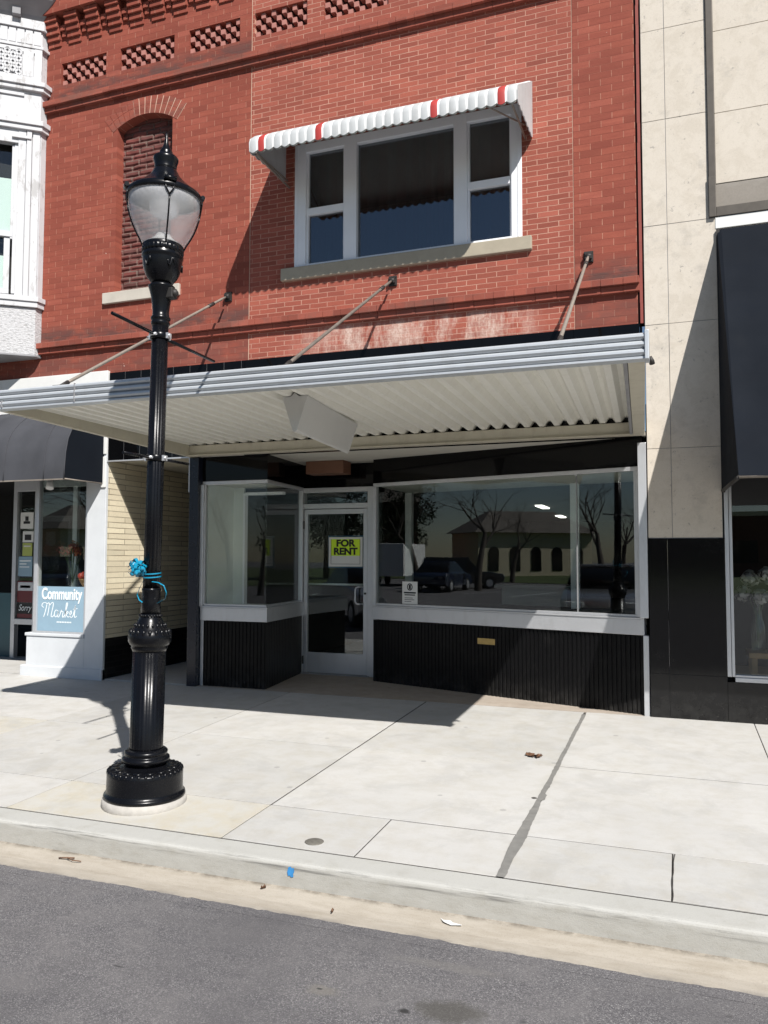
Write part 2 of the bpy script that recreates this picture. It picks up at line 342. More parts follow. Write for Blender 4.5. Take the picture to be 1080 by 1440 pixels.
def glass(name, tint=(.86, .90, .88), refl=1.0):
    M = Mat(name)
    lw = M.n('LayerWeight'); lw.inputs[0].default_value = .5
    p = M.math('POWER', lw.outputs['Facing'], 5.0)
    f = M.math('MULTIPLY_ADD', p, .96 * refl, .043 * refl, clamp=True)
    t = M.n('BsdfTransparent'); M.put(t.inputs[0], tint)
    g = M.n('BsdfGlossy'); g.inputs['Roughness'].default_value = 0.0; M.put(g.inputs[0], (.95, .97, 1))
    M.lk(M.bump(M.noise(1.2, 1), .02, .02), g.inputs['Normal'])
    mx = M.n('MixShader'); M.lk(f, mx.inputs[0]); M.lk(t.outputs[0], mx.inputs[1]); M.lk(g.outputs[0], mx.inputs[2])
    M.lk(mx.outputs[0], M.out.inputs[0])
    return M.m
MT['glass'] = glass('shop_glass', (.90, .93, .91), 1.45)
MT['bayglass'] = glass('display_glass', (.95, .97, .96), .7)
MT['clearglass'] = glass('clear_glass', (.95, .97, .96), 1.0)
MT['upglass'] = glass('upper_glass', (.55, .58, .60), 3.0)

def globe_mat():
    M = Mat('frosted_globe')
    t = M.n('BsdfTransparent'); M.put(t.inputs[0], (.97, .97, .97))
    d = M.n('BsdfDiffuse'); M.put(d.inputs[0], (.95, .95, .96))
    tr = M.n('BsdfTranslucent'); M.put(tr.inputs[0], (.95, .95, .97))
    g = M.n('BsdfGlossy'); g.inputs['Roughness'].default_value = .12
    bz = M.bump(M.noise(70, 2), .35, .004); M.lk(bz, g.inputs['Normal'])
    a = M.n('MixShader'); a.inputs[0].default_value = .5; M.lk(d.outputs[0], a.inputs[1]); M.lk(tr.outputs[0], a.inputs[2])
    # the prismatic top of the globe is denser than its foot
    den = M.math('MULTIPLY_ADD', M.ramp(M.noise(3, 3), [(.3, 0), (.7, 1)]), .12, .44)
    den = M.math('ADD', M.math('SUBTRACT', den, .13), M.math('MULTIPLY', M.math('MULTIPLY', M.smooth(M.axis('Z'), 3.80, 3.92), M.ramp(M.noise(45, 2), [(.35, .5), (.65, 1)])), .42), clamp=True)
    b = M.n('MixShader'); M.lk(den, b.inputs[0]); M.lk(t.outputs[0], b.inputs[1]); M.lk(a.outputs[0], b.inputs[2])
    lw = M.n('LayerWeight'); lw.inputs[0].default_value = .5
    f = M.math('MULTIPLY_ADD', M.math('POWER', lw.outputs['Facing'], 4.0), .6, .06, clamp=True)
    c = M.n('MixShader'); M.lk(f, c.inputs[0]); M.lk(b.outputs[0], c.inputs[1]); M.lk(g.outputs[0], c.inputs[2])
    M.lk(c.outputs[0], M.out.inputs[0])
    return M.m
MT['globe'] = globe_mat()

def emit(name, col, s):
    M = Mat(name); e = M.n('Emission'); M.put(e.inputs[0], col); e.inputs[1].default_value = s
    M.lk(e.outputs[0], M.out.inputs[0]); return M.m
MT['tube'] = emit('lit_tube', (1, .97, .9), 3.0)

# ------------------------------------------------------------------ mesh helpers
class MB:
    def __init__(s): s.v = []; s.f = []; s.mi = []; s.sm = []
    def face(s, pts, mi=0, sm=False):
        b = len(s.v); s.v += [tuple(p) for p in pts]; s.f.append(tuple(range(b, b + len(pts)))); s.mi.append(mi); s.sm.append(sm)
    def box(s, x0, x1, y0, y1, z0, z1, mi=0):
        b = len(s.v)
        s.v += [(x, y, z) for z in (z0, z1) for y in (y0, y1) for x in (x0, x1)]
        for q in ((0, 2, 3, 1), (4, 5, 7, 6), (0, 1, 5, 4), (2, 6, 7, 3), (0, 4, 6, 2), (1, 3, 7, 5)):
            s.f.append(tuple(b + i for i in q)); s.mi.append(mi); s.sm.append(False)
        return s
    def hexa(s, p, mi=0):       # 8 points: bottom ring then top ring
        b = len(s.v); s.v += [tuple(q) for q in p]
        for q in ((3, 2, 1, 0), (4, 5, 6, 7), (0, 1, 5, 4), (1, 2, 6, 5), (2, 3, 7, 6), (3, 0, 4, 7)):
            s.f.append(tuple(b + i for i in q)); s.mi.append(mi); s.sm.append(False)
        return s
    def prism(s, poly, z0, z1, mi=0):   # poly in plan
        n = len(poly); b = len(s.v)
        s.v += [(x, y, z0) for x, y in poly] + [(x, y, z1) for x, y in poly]
        s.f += [tuple(b + i for i in reversed(range(n))), tuple(b + n + i for i in range(n))]
        s.f += [(b + i, b + (i + 1) % n, b + n + (i + 1) % n, b + n + i) for i in range(n)]
        s.mi += [mi] * (n + 2); s.sm += [False] * (n + 2)
        return s
    def extrude_x(s, prof, x0, x1, mi=0, sm=False, caps=True):  # prof: list of (y,z), closed
        n = len(prof); b = len(s.v)
        s.v += [(x0, y, z) for y, z in prof] + [(x1, y, z) for y, z in prof]
        s.f += [(b + i, b + n + i, b + n + (i + 1) % n, b + (i + 1) % n) for i in range(n)]
        s.mi += [mi] * n; s.sm += [sm] * n
        if caps:
            s.f += [tuple(b + i for i in range(n)), tuple(b + n + i for i in reversed(range(n)))]; s.mi += [mi] * 2; s.sm += [False] * 2
        return s
    def wall_along(s, path, off, th, z0, z1, mi=0):   # a band of thickness th following a plan path, face moved by off to the street
        def nrm(a, b):
            d = Vector((b[0] - a[0], b[1] - a[1])).normalized(); return Vector((d.y, -d.x))
        outer = []; inner = []
        for i, p in enumerate(path):
            if i == 0: n = nrm(path[0], path[1]); k = 1
            elif i == len(path) - 1: n = nrm(path[-2], path[-1]); k = 1
            else:
                n1 = nrm(path[i - 1], path[i]); n2 = nrm(path[i], path[i + 1]); n = (n1 + n2).normalized(); k = 1 / max(.3, n.dot(n1))
            outer.append((p[0] + n.x * off * k, p[1] + n.y * off * k)); inner.append((p[0] + n.x * (off - th) * k, p[1] + n.y * (off - th) * k))
        for i in range(len(path) - 1):
            a, b, c, d = outer[i], outer[i + 1], inner[i + 1], inner[i]
            s.hexa([(a[0], a[1], z0), (b[0], b[1], z0), (c[0], c[1], z0), (d[0], d[1], z0),
                    (a[0], a[1], z1), (b[0], b[1], z1), (c[0], c[1], z1), (d[0], d[1], z1)], mi)
        return s
    def lathe(s, prof, c=(0, 0), seg=48, flute=None, mi=0, sm=True, cap=True):  # prof: (r,z) from bottom to top
        b = len(s.v); m = len(prof)
        for r, z in prof:
            for k in range(seg):
                a = 2 * math.pi * k / seg
                rr = r
                if flute and flute[0] <= z <= flute[1]:
                    rr = r * (1 - flute[3] * (0.5 + 0.5 * math.cos(a * flute[2])) ** 2)
                s.v.append((c[0] + rr * math.cos(a), c[1] + rr * math.sin(a), z))
        for j in range(m - 1):
            for k in range(seg):
                k2 = (k + 1) % seg
                s.f.append((b + j * seg + k, b + j * seg + k2, b + (j + 1) * seg + k2, b + (j + 1) * seg + k)); s.mi.append(mi); s.sm.append(sm)
        if cap:
            s.f.append(tuple(b + k for k in reversed(range(seg)))); s.f.append(tuple(b + (m - 1) * seg + k for k in range(seg)))
            s.mi += [mi] * 2; s.sm += [False] * 2
        return s
    def tube(s, pts, r, seg=10, mi=0, cap=True):
        pts = [Vector(p) for p in pts]; b = len(s.v); n = len(pts)
        rs = r if isinstance(r, (list, tuple)) else [r] * n
        up = None
        for i, p in enumerate(pts):
            d = (pts[min(i + 1, n - 1)] - pts[max(i - 1, 0)]).normalized()
            if up is None:
                up = Vector((0, 0, 1)) if abs(d.z) < .9 else Vector((1, 0, 0))
            u = d.cross(up).normalized(); w = u.cross(d).normalized(); up = w
            for k in range(seg):
                a = 2 * math.pi * k / seg
                s.v.append(tuple(p + (u * math.cos(a) + w * math.sin(a)) * rs[i]))
        for i in range(n - 1):
            for k in range(seg):
                k2 = (k + 1) % seg
                s.f.append((b + i * seg + k, b + (i + 1) * seg + k, b + (i + 1) * seg + k2, b + i * seg + k2)); s.mi.append(mi); s.sm.append(True)
        if cap:
            s.f.append(tuple(b + k for k in range(seg))); s.f.append(tuple(b + (n - 1) * seg + k for k in reversed(range(seg))))
            s.mi += [mi] * 2; s.sm += [False] * 2
        return s
    def ball(s, c, r, sx=1, sy=1, sz=1, seg=14, rings=8, mi=0):
        b = len(s.v)
        for j in range(rings + 1):
            t = math.pi * j / rings
            for k in range(seg):
                a = 2 * math.pi * k / seg
                s.v.append((c[0] + r * sx * math.sin(t) * math.cos(a), c[1] + r * sy * math.sin(t) * math.sin(a), c[2] - r * sz * math.cos(t)))
        for j in range(rings):
            for k in range(seg):
                k2 = (k + 1) % seg
                s.f.append((b + j * seg + k, b + j * seg + k2, b + (j + 1) * seg + k2, b + (j + 1) * seg + k)); s.mi.append(mi); s.sm.append(True)
        return s
    def build(s, name, mat, parent=None, bevel=0.0, weld=True):
        me = bpy.data.meshes.new(name); me.from_pydata(s.v, [], s.f)
        for m in (mat if isinstance(mat, (list, tuple)) else [mat]): me.materials.append(MT[m] if isinstance(m, str) else m)
        me.polygons.foreach_set('material_index', s.mi); me.polygons.foreach_set('use_smooth', s.sm)
        bm = bmesh.new(); bm.from_mesh(me)
        if weld: bmesh.ops.remove_doubles(bm, verts=bm.verts, dist=1e-5)
        bmesh.ops.recalc_face_normals(bm, faces=bm.faces)
        bm.to_mesh(me); bm.free()
        o = bpy.data.objects.new(name, me); COL.objects.link(o)
        if bevel:
            bv = o.modifiers.new('Bevel', 'BEVEL'); bv.width = bevel; bv.segments = 2; bv.limit_method = 'ANGLE'; bv.angle_limit = R(40)
        if parent: adopt(o, parent)
        return o

def root_of(o):
    while o.parent: o = o.parent
    return o
def adopt(o, parent):
    o.parent = parent
    o.matrix_parent_inverse = Matrix.Translation(-root_of(parent).location)
    if parent.parent: o.matrix_parent_inverse = Matrix.Identity(4)
def tag(o, label=None, cat=None, group=None, kind=None):
    if label: o['label'] = label
    if cat: o['category'] = cat
    if group: o['group'] = group
    if kind: o['kind'] = kind
    return o
def empty(name, loc, label=None, cat=None, group=None):
    o = bpy.data.objects.new(name, None); o.empty_display_size = .2; COL.objects.link(o); o.location = loc
    return tag(o, label, cat, group)
def bx(name, mat, parent, *b, bevel=0.0):
    return MB().box(*b).build(name, mat, parent, bevel)
def text(name, body, size, origin, xdir, up, mat, parent, depth=.002, bold=0.0, shear=0.0, sx=1.0, align='CENTER'):
    cu = bpy.data.curves.new(name, 'FONT'); cu.body = body; cu.size = size; cu.extrude = depth; cu.offset = bold
    cu.shear = shear; cu.align_x = align; cu.align_y = 'BOTTOM_BASELINE'
    t = bpy.data.objects.new(name, cu); COL.objects.link(t)
    bpy.context.view_layer.update()
    me = bpy.data.meshes.new_from_object(t.evaluated_get(bpy.context.evaluated_depsgraph_get()))
    bpy.data.objects.remove(t); bpy.data.curves.remove(cu)
    xd = Vector(xdir).normalized(); u = Vector(up).normalized(); n = xd.cross(u)
    mt = Matrix.Identity(4)
    for i in range(3): mt[i][0] = xd[i] * sx; mt[i][1] = u[i]; mt[i][2] = n[i]; mt[i][3] = origin[i]
    me.transform(mt)
    me.materials.clear(); me.materials.append(MT[mat])
    o = bpy.data.objects.new(name, me); COL.objects.link(o)
    if parent: adopt(o, parent)
    return o

# ================================================================== SETTING
XL, XR = -16.0, 12.0
# the far ground sheet
tag(MB().box(-220, 220, -240, 200, -1.2, -.62).build('ground', 'asphalt'), kind='structure')
# street: a crowned sheet, then the flat car park beyond it
def road():
    ys = [3.567, 2.4, 1.2, 0, -1.5, -3, -4.5, -6, -7.6, -60]
    zs = [-.231, -.205, -.178, -.155, -.14, -.15, -.172, -.20, -.235, -.235]
    mb = MB()
    for i in range(len(ys) - 1):
        mb.face([(-70, ys[i + 1], zs[i + 1]), (60, ys[i + 1], zs[i + 1]), (60, ys[i], zs[i]), (-70, ys[i], zs[i])])
    x = -14.0; prev = None
    while x < 9:
        e = 3.575 + .012 * noise.noise((x * 3.1, 0, 0)) + .010 * noise.noise((x * 17, 4, 0)) + .006 * noise.noise((x * 60, 4, 0)); cur = [(x, 3.50, -.2285), (x, e - .006, -.2272), (x, e, -.236)]
        if prev: mb.face([prev[0], cur[0], cur[1], prev[1]]); mb.face([prev[1], cur[1], cur[2], prev[2]])
        prev = cur; x += .02
    o = mb.build('road', 'asphalt'); return tag(o, kind='structure')
road()
# worn white bay lines of the car park
mb = MB()
for k in range(9):
    x = -30 + k * 2.8; mb.face([(x, -16, -.230), (x + .12, -16, -.230), (x + 1.6, -11, -.230), (x + 1.48, -11, -.230)])
tag(mb.build('road_markings', 'white'), kind='structure')
# gutter pan
mb = MB()
xs = [XL, -11.2, -8.1, -5.05, 1.1, 4.2, XR]
for a, b in zip(xs, xs[1:]):
    mb.extrude_x([(3.95, -.40), (3.95, -.226), (3.868, -.232), (3.70, -.240), (3.563, -.229), (3.563, -.40)], a + .002, b - .002)
tag(mb.build('gutter', 'gutter', bevel=.003), kind='structure')
# kerb
mb = MB()
for a, b in zip(xs, xs[1:]):
    a -= .62; b -= .62
    mb.extrude_x([(4.052, -.42), (4.052, gz(4.052)), (3.905, -.1085), (3.890, -.1110), (3.881, -.1165), (3.877, -.125), (3.875, -.140), (3.868, -.235), (3.864, -.42)], a + .003, b - .003, sm=False)
tag(mb.build('kerb', 'kerb', bevel=.004), kind='structure')
# pavement: real slabs with open joints over a dirt bed
yc = [FY + .004, 6.115, 4.66, 4.062]
xc = [-16, -13.35, -11.8, -10.25, -8.7, -7.15, -5.62, -4.055, -2.475, -.865, .625, 2.2, 3.75, 5.3, 6.9, 9, 12]
mb = MB()
def slab(x0, x1, y0, y1, mi, gx0=.0042, gx1=.0042):
    g = .0062; c = .0022
    x0 += gx0; x1 -= gx1; y0 += g; y1 -= g
    o = [(x0, y0), (x1, y0), (x1, y1), (x0, y1)]
    i = [(x0 + c, y0 + c), (x1 - c, y0 + c), (x1 - c, y1 - c), (x0 + c, y1 - c)]
    b = len(mb.v); dz = rnd.uniform(-.0012, .0012)
    mb.v += [(x, y, gz(y) - .03) for x, y in o] + [(x, y, gz(y) - .0012 + dz) for x, y in o] + [(x, y, gz(y) + dz) for x, y in i]
    for k in range(4):
        k2 = (k + 1) % 4
        mb.f += [(b + k, b + k2, b + 4 + k2, b + 4 + k), (b + 4 + k, b + 4 + k2, b + 8 + k2, b + 8 + k)]
        mb.mi += [mi] * 2; mb.sm += [False] * 2
    mb.f.append((b + 8, b + 9, b + 10, b + 11)); mb.mi.append(mi); mb.sm.append(False)
pattern = {}
for j in range(2):
    for a, b in zip(xc, xc[1:]):
        ga = .013 if abs(a + .865) < .01 else .004; gb = .013 if abs(b + .865) < .01 else .004
        if abs(a + 2.475) < .01: ga = .0075
        if abs(b + 2.475) < .01: gb = .0075
        slab(a, b, yc[j + 1], yc[j], rnd.choice((0, 0, 1, 1, 2)) if j else rnd.choice((0, 1)), ga, gb)
xn = sorted(xc + [-1.655, -.052, 1.4, -6.4, -3.2][:3])
for a, b in zip(xn, xn[1:]):
    ga = .016 if abs(a + .865) < .01 else .004; gb = .016 if abs(b + .865) < .01 else .004
    slab(a, b, yc[3], yc[2], 2 if -4.1 < a < -2.5 else rnd.choice((0, 1, 1)), ga, gb)
walk = tag(mb.build('sidewalk', ['walk_a', 'walk_b', 'walk_c']), kind='structure')
mb = MB(); mb.face([(XL, 4.05, gz(4.05) - .0042), (XR, 4.05, gz(4.05) - .0042), (XR, FY, -.0042), (XL, FY, -.0042)])
mb.build('joint_bed', 'joint', walk)
# ragged strip of sealant in the widest joint
mb = MB(); prev = None; y = 4.056
while y < 7.93:
    w0 = .014 + .012 * noise.noise((y * 2.3, 1, 0)) + .018 * max(0, 1 - abs(y - 4.55) / .9); w1 = .016 + .012 * noise.noise((y * 2.9, 7, 0)) + .014 * max(0, 1 - abs(y - 4.5) / .8)
    w0 += .006 * noise.noise((y * 19, 3, 2)); w1 += .006 * noise.noise((y * 23, 9, 2))
    if abs(y - 5.35) < .06: w1 += .02
    cur = [(-.866 - max(w0, .006), y, gz(y) + .0035), (-.862 + max(w1, .006), y, gz(y) + .0035)]
    if prev: mb.face([prev[0], prev[1], cur[1], cur[0]])
    prev = cur; y += .03
mb.build('joint_sealant', 'sealant', walk)
# narrow black cracks
mb = MB(); prev = None
for i in range(30):
    y = 4.07 + i * .02; x = -.052 + .012 * noise.noise((y * 5, 0, 3)) + .01 * (i / 30)
    w = .0024 + .0016 * noise.noise((y * 17, 2, 1)); cur = [(x - w, y, gz(y) + .003), (x + w, y, gz(y) + .003)]
    if prev: mb.face([prev[0], prev[1], cur[1], cur[0]])
    prev = cur
mb.build('pavement_crack', 'joint', walk)
# pavement of the recessed shop entrance, and of the stair recess
SP0, SP1 = (-3.42, 8.975), (-.300, 8.080)       # plan of the splayed window
mb = MB(); mb.prism([(-5.37, FY + .004), (-.27, FY + .004), (-.27, 8.2), (-3.4, 9.12), (-3.4, 9.45), (-4.6, 9.45), (-4.6, 8.3), (-5.37, 8.3)], -.05, .0)
b = mb.build('entry_floor', 'entry')
for v in b.data.vertices:
    if v.co.z > -.01: v.co.z = .0262 * (v.co.y - FY) + .001
tag(b, kind='structure')
mb = MB(); mb.box(-6.56, -5.37, FY + .004, 11, -.05, .012); tag(mb.build('recess_floor', 'walk_b'), kind='structure')
mb = MB(); mb.box(-16, -7.74, FY + .004, 9.4, -.05, .012); tag(mb.build('shop_step_floor', 'walk_a'), kind='structure')

# ================================================================== BRICK BUILDING
bld = empty('brick_building', (-3.9, FY + 1, 0), 'red brick two storey shop with corbelled cornice, picture window and black storefront', 'building')
Z0, Z1 = 3.765, 9.7
NX0, NX1, NZ0, NZS, NRISE = -6.53, -5.712, 4.76, 6.872, .115
def arch(x):
    c = (NX0 + NX1) / 2; h = (NX1 - NX0) / 2; r = (h * h + NRISE ** 2) / (2 * NRISE)
    return NZS + math.sqrt(max(0, r * r - (x - c) ** 2)) - (r - NRISE)
LAT = [(-7.437, -6.727), (-6.512, -5.704), (-5.492, -4.783), (-4.586, -3.90), (-3.69, -2.905), (-2.69, -1.98), (-1.77, -1.06)]
LZ0, LZ1 = 7.622, 7.915
WX0, WX1, WZ0, WZ1 = -4.036, -1.438, 4.772, 6.20
TOPN = 7.02
def wall_grid(name, x0, x1, mat, holes, y=FY):
    xs = sorted({x0, x1} | {h[k] for h in holes for k in (0, 1)}); zs = sorted({Z0, Z1} | {h[k] for h in holes for k in (2, 3)})
    mb = MB()
    for a, b in zip(xs, xs[1:]):
        for c, d in zip(zs, zs[1:]):
            if any(h[0] - 1e-6 <= a and b <= h[1] + 1e-6 and h[2] - 1e-6 <= c and d <= h[3] + 1e-6 for h in holes): continue
            mb.face([(a, y, c), (b, y, c), (b, y, d), (a, y, d)])
    return mb
def reveal(mb, x0, x1, z0, z1, y0, y1, back=None, mi=0, bmi=0):
    mb.face([(x0, y0, z0), (x0, y1, z0), (x0, y1, z1), (x0, y0, z1)], mi); mb.face([(x1, y0, z0), (x1, y0, z1), (x1, y1, z1), (x1, y1, z0)], mi)
    mb.face([(x0, y0, z1), (x0, y1, z1), (x1, y1, z1), (x1, y0, z1)], mi); mb.face([(x0, y0, z0), (x1, y0, z0), (x1, y1, z0), (x0, y1, z0)], mi)
    if back: mb.face([(x0, y1, z0), (x1, y1, z0), (x1, y1, z1), (x0, y1, z1)], bmi)
SEAM0, SEAM1 = -4.616, -.922
# old brickwork with the walled-up niche
holes = [(NX0, NX1, NZ0, TOPN)] + [(a, b, LZ0, LZ1) for a, b in LAT[:3]]
mb = wall_grid('brick_wall', -16, SEAM0 - .006, 'pier', holes)
N = 22; px = [NX0 + (NX1 - NX0) * i / N for i in range(N + 1)]
for a, b in zip(px, px[1:]):
    mb.face([(a, FY, arch(a)), (b, FY, arch(b)), (b, FY, TOPN), (a, FY, TOPN)])
    mb.face([(a, FY, arch(a)), (a, FY + .135, arch(a)), (b, FY + .135, arch(b)), (b, FY, arch(b))])
for x in (NX0, NX1): mb.face([(x, FY, NZ0), (x, FY + .135, NZ0), (x, FY + .135, arch(x)), (x, FY, arch(x))])
for a, b in LAT[:3]: reveal(mb, a, b, LZ0, LZ1, FY, FY + .11)
mb.build('brick_wall', 'pier', bld)
# the walled-up back of the niche: rough old bricks
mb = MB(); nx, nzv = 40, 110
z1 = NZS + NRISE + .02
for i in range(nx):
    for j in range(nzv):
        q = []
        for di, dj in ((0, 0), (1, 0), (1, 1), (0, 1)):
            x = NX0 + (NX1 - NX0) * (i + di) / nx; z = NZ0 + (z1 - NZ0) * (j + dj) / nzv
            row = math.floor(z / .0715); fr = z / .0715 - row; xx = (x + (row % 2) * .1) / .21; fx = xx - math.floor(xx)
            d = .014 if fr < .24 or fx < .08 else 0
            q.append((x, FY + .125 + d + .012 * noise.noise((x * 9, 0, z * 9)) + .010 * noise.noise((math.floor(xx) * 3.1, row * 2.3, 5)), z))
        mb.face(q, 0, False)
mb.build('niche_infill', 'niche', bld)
# fan of arch bricks over the niche
mb = MB(); cxn = (NX0 + NX1) / 2; h = (NX1 - NX0) / 2; rad = (h * h + NRISE ** 2) / (2 * NRISE); czn = NZS + NRISE - rad
th = math.asin((h + .02) / rad); nb = 14
for ring, (r0, r1) in enumerate(((rad + .002, rad + .118), (rad + .122, rad + .225))):
    for k in range(nb):
        a0 = -th * 1.12 + 2 * th * 1.12 * (k + .07) / nb; a1 = -th * 1.12 + 2 * th * 1.12 * (k + .93) / nb
        pts = [(cxn + r * math.sin(a), czn + r * math.cos(a)) for r, a in ((r0, a0), (r0, a1), (r1, a1), (r1, a0))]
        mb.hexa([(x, FY - .004, z) for x, z in pts] + [(x, FY + .03, z) for x, z in pts])
mb.build('niche_arch', 'infill' if False else 'trim_brick', bld)
mb = MB()
for k in range(14):
    a0 = -th * 1.12 + 2 * th * 1.12 * k / nb; a1 = -th * 1.12 + 2 * th * 1.12 * (k + 1) / nb
    pts = [(cxn + r * math.sin(a), czn + r * math.cos(a)) for r, a in ((rad + .004, a0), (rad + .004, a1), (rad + .224, a1), (rad + .224, a0))]
    if k > 4: mb.face([(x, FY - .0015, z) for x, z in pts])
mb.build('arch_mortar', 'mortar', bld)
bx('niche_sill', 'nichesill', bld, -6.68, -5.56, FY - .04, FY + .13, 4.635, 4.772, bevel=.006)
# newer brick infill around the picture window
holes = [(WX0, WX1, WZ0, WZ1)] + [(a, b, LZ0, LZ1) for a, b in LAT[3:]]
mb = wall_grid('brick_infill_wall', SEAM0 + .004, SEAM1 - .003, 'infill', [h for h in holes if h[1] < SEAM1 - .02])
reveal(mb, WX0, WX1, WZ0, WZ1, FY, FY + .16)
for a, b in LAT[3:6]: reveal(mb, a, b, LZ0, LZ1, FY, FY + .11)
mb.build('brick_infill_wall', 'infill', bld)
mb = wall_grid('brick_corner_pier', SEAM1 + .004, -.318, 'pier', []); mb.build('brick_corner_pier', 'pier', bld)
for xa, xb in ((SEAM0 - .012, SEAM0 + .012), (SEAM1 - .010, SEAM1 + .010)):  # ragged joint between old and new brick
    z = Z0; mb = MB()
    while z < Z1:
        a = .003 * noise.noise((xa, z * 7, 0)); mb.face([(xa, FY + .004, z), (xb, FY + .004, z), (xb, FY + .004, z + .12), (xa, FY + .004, z + .12)]); z += .12
    mb.build('mortar_seam', 'mortar', bld)
# the painted corner strip and open gap against the stone neighbour
mb = MB(); z = Z0
while z < Z1:
    w = .006 * noise.noise((0, z * 6, 4)); mb.box(-.300 + w, -.272 + .5 * w, FY - .012, FY + .1, z, z + .199); z += .2
mb.build('corner_flashing', 'redpaint', bld)
bx('corner_gap', 'dark_void', bld, -.318, -.260, FY + .02, FY + .12, Z0, Z1)
bx('wall_core', 'shade_brick', bld, -16, -.30, FY + .30, FY + .5, 3.0, Z1)
# lattice panels
for i, (a, b) in enumerate(LAT[:6]):
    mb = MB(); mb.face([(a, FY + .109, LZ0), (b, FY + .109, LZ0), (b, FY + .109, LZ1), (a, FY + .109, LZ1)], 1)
    nc = round((b - a) / .0705); cw = (b - a) / nc; rh = (LZ1 - LZ0) / 4
    for c in range(nc):
        for r in range(4):
            if (c + r) % 2 == 0:
                j = rnd.uniform(-.004, .004)
                mb.box(a + c * cw + .008, a + (c + 1) * cw - .008, FY + .020 + j, FY + .105, LZ0 + r * rh + .007, LZ0 + (r + 1) * rh - .007)
    mb.build('brick_lattice', ['lattice', 'shade_brick'], bld, weld=False)
# ledges: two stepped courses each
def ledge(z, x0, x1):
    mb = MB(); x = x0
    while x < x1 - .02:
        e = min(x + .213, x1); j = rnd.uniform(-.003, .003)
        mb.box(x + .0015, e - .0015, FY - .085 + j, FY + .02, z + .082, z + .150); mb.box(x + .0015, e - .0015, FY - .046 + j, FY + .02, z + .014, z + .0795); x = e
    mb.box(x0, x1, FY - .036, FY + .02, z + .016, z + .147)
    return mb.build('brick_ledge', 'trim_brick', bld, bevel=.003, weld=False)
ledge(7.252, -16, -.32); ledge(4.066, -16, -.30)
# corbel table
k = 0; x = -9.9
mb_band = MB()
while x < -.5:
    if x + .2 > -7.75:
        mb = MB()
        for c in range(5):
            mb.box(x, x + .2, FY - .018 - .026 * c, FY + .02, 8.152 + c * .0715, 8.152 + (c + 1) * .0715 - .006)
        mb.build('brick_corbel', 'pier', bld, bevel=.002, weld=False)
        mb_band.box(x + .225, x + .295, FY - .03, FY + .02, 8.255, 8.322); mb_band.box(x + .215, x + .305, FY - .055, FY + .02, 8.327, 8.394)
    x += .3222
mb_band.box(-16, -.32, FY - .16, FY + .02, 8.512, 8.80); mb_band.box(-16, -.32, FY - .20, FY + .02, 8.803, 9.4)
mb_band.build('brick_cornice', 'pier', bld, weld=False)

# picture window
def window_up():
    w = MB(); yf, yb = FY - .012, FY + .10
    for a, b in ((WX0, -3.896), (-3.425, -3.276), (-2.162, -2.018), (-1.548, WX1)): w.box(a, b, yf, yb, WZ0, WZ1)
    zt, zb = 6.10, 4.802
    for a, b in ((-3.896, -3.425), (-3.276, -2.162), (-2.018, -1.548)):
        w.box(a + .0, b, yf + .001, yb, zt, WZ1 - .001); w.box(a, b, yf + .001, yb, WZ0 + .001, zb)
    fr = w.build('window_frame', 'winframe', bld, bevel=.004)
    for a, b in ((-3.896, -3.425), (-2.018, -1.548)):
        s = MB(); s.box(a, b, FY + .012, FY + .07, 5.372, 5.452)
        for c in (a, b - .022): s.box(c, c + .022, FY + .02, FY + .07, zb, zt)
        s.build('sash', 'winframe', fr, bevel=.003)
    for a, b in ((WX0 + .035, WX0 + .042), (WX1 - .042, WX1 - .035)): MB().box(a, b, yf - .006, yf, WZ0 + .02, WZ1).build('frame_bead', 'winframe', fr)
    for a, b in ((-3.874, -3.447), (-3.276, -2.162), (-1.996, -1.57)):
        MB().box(a, b, FY + .052, FY + .058, zb, zt).build('pane', 'upglass', fr)
    c = MB(); n = 150
    for i in range(n):
        x0 = WX0 + .1 + (WX1 - WX0 - .2) * i / n; x1 = WX0 + .1 + (WX1 - WX0 - .2) * (i + 1) / n
        f = lambda x: FY + .30 + .028 * math.sin(x * 34 + 2 * math.sin(x * 5)) + .02 * noise.noise((x * 4, 0, 0))
        c.face([(x0, f(x0), 4.7), (x1, f(x1), 4.7), (x1, f(x1), 6.3), (x0, f(x0), 6.3)], 0, True)
    c.build('curtain', 'cloth', bld)
    bx('window_sill', 'sillstone', bld, -4.19, -1.338, FY - .05, FY + .1, 4.628, WZ0 - .001, bevel=.008)
window_up()

# black glass sign band behind and above the canopy
mb = MB()
x = -6.555
while x < -4.66:
    e = min(x + .232, -4.655); mb.box(x + .002, e - .002, FY - .020, FY + .05, 2.672, 3.20); mb.box(x + .002, e - .002, FY - .020, FY + .05, 3.204, 3.762); x = e
x = -4.653
while x < -.31:
    e = min(x + .93, -.305); mb.box(x + .001, e - .001, FY - .020, FY + .05, 2.66, 3.762); x = e
mb.build('sign_band', 'vitro', bld, bevel=.002)
mb = MB(); x = -6.555
while x < -4.65: mb.box(x - .003, x + .003, FY - .016, FY + .02, 2.672, 3.762); x += .232
mb.build('tile_grout', 'corngrey', bld)
mb = MB(); mb.box(-6.56, -5.37, FY - .03, FY - .021, 2.655, 2.672); mb.build('tile_trim', 'alum', bld)

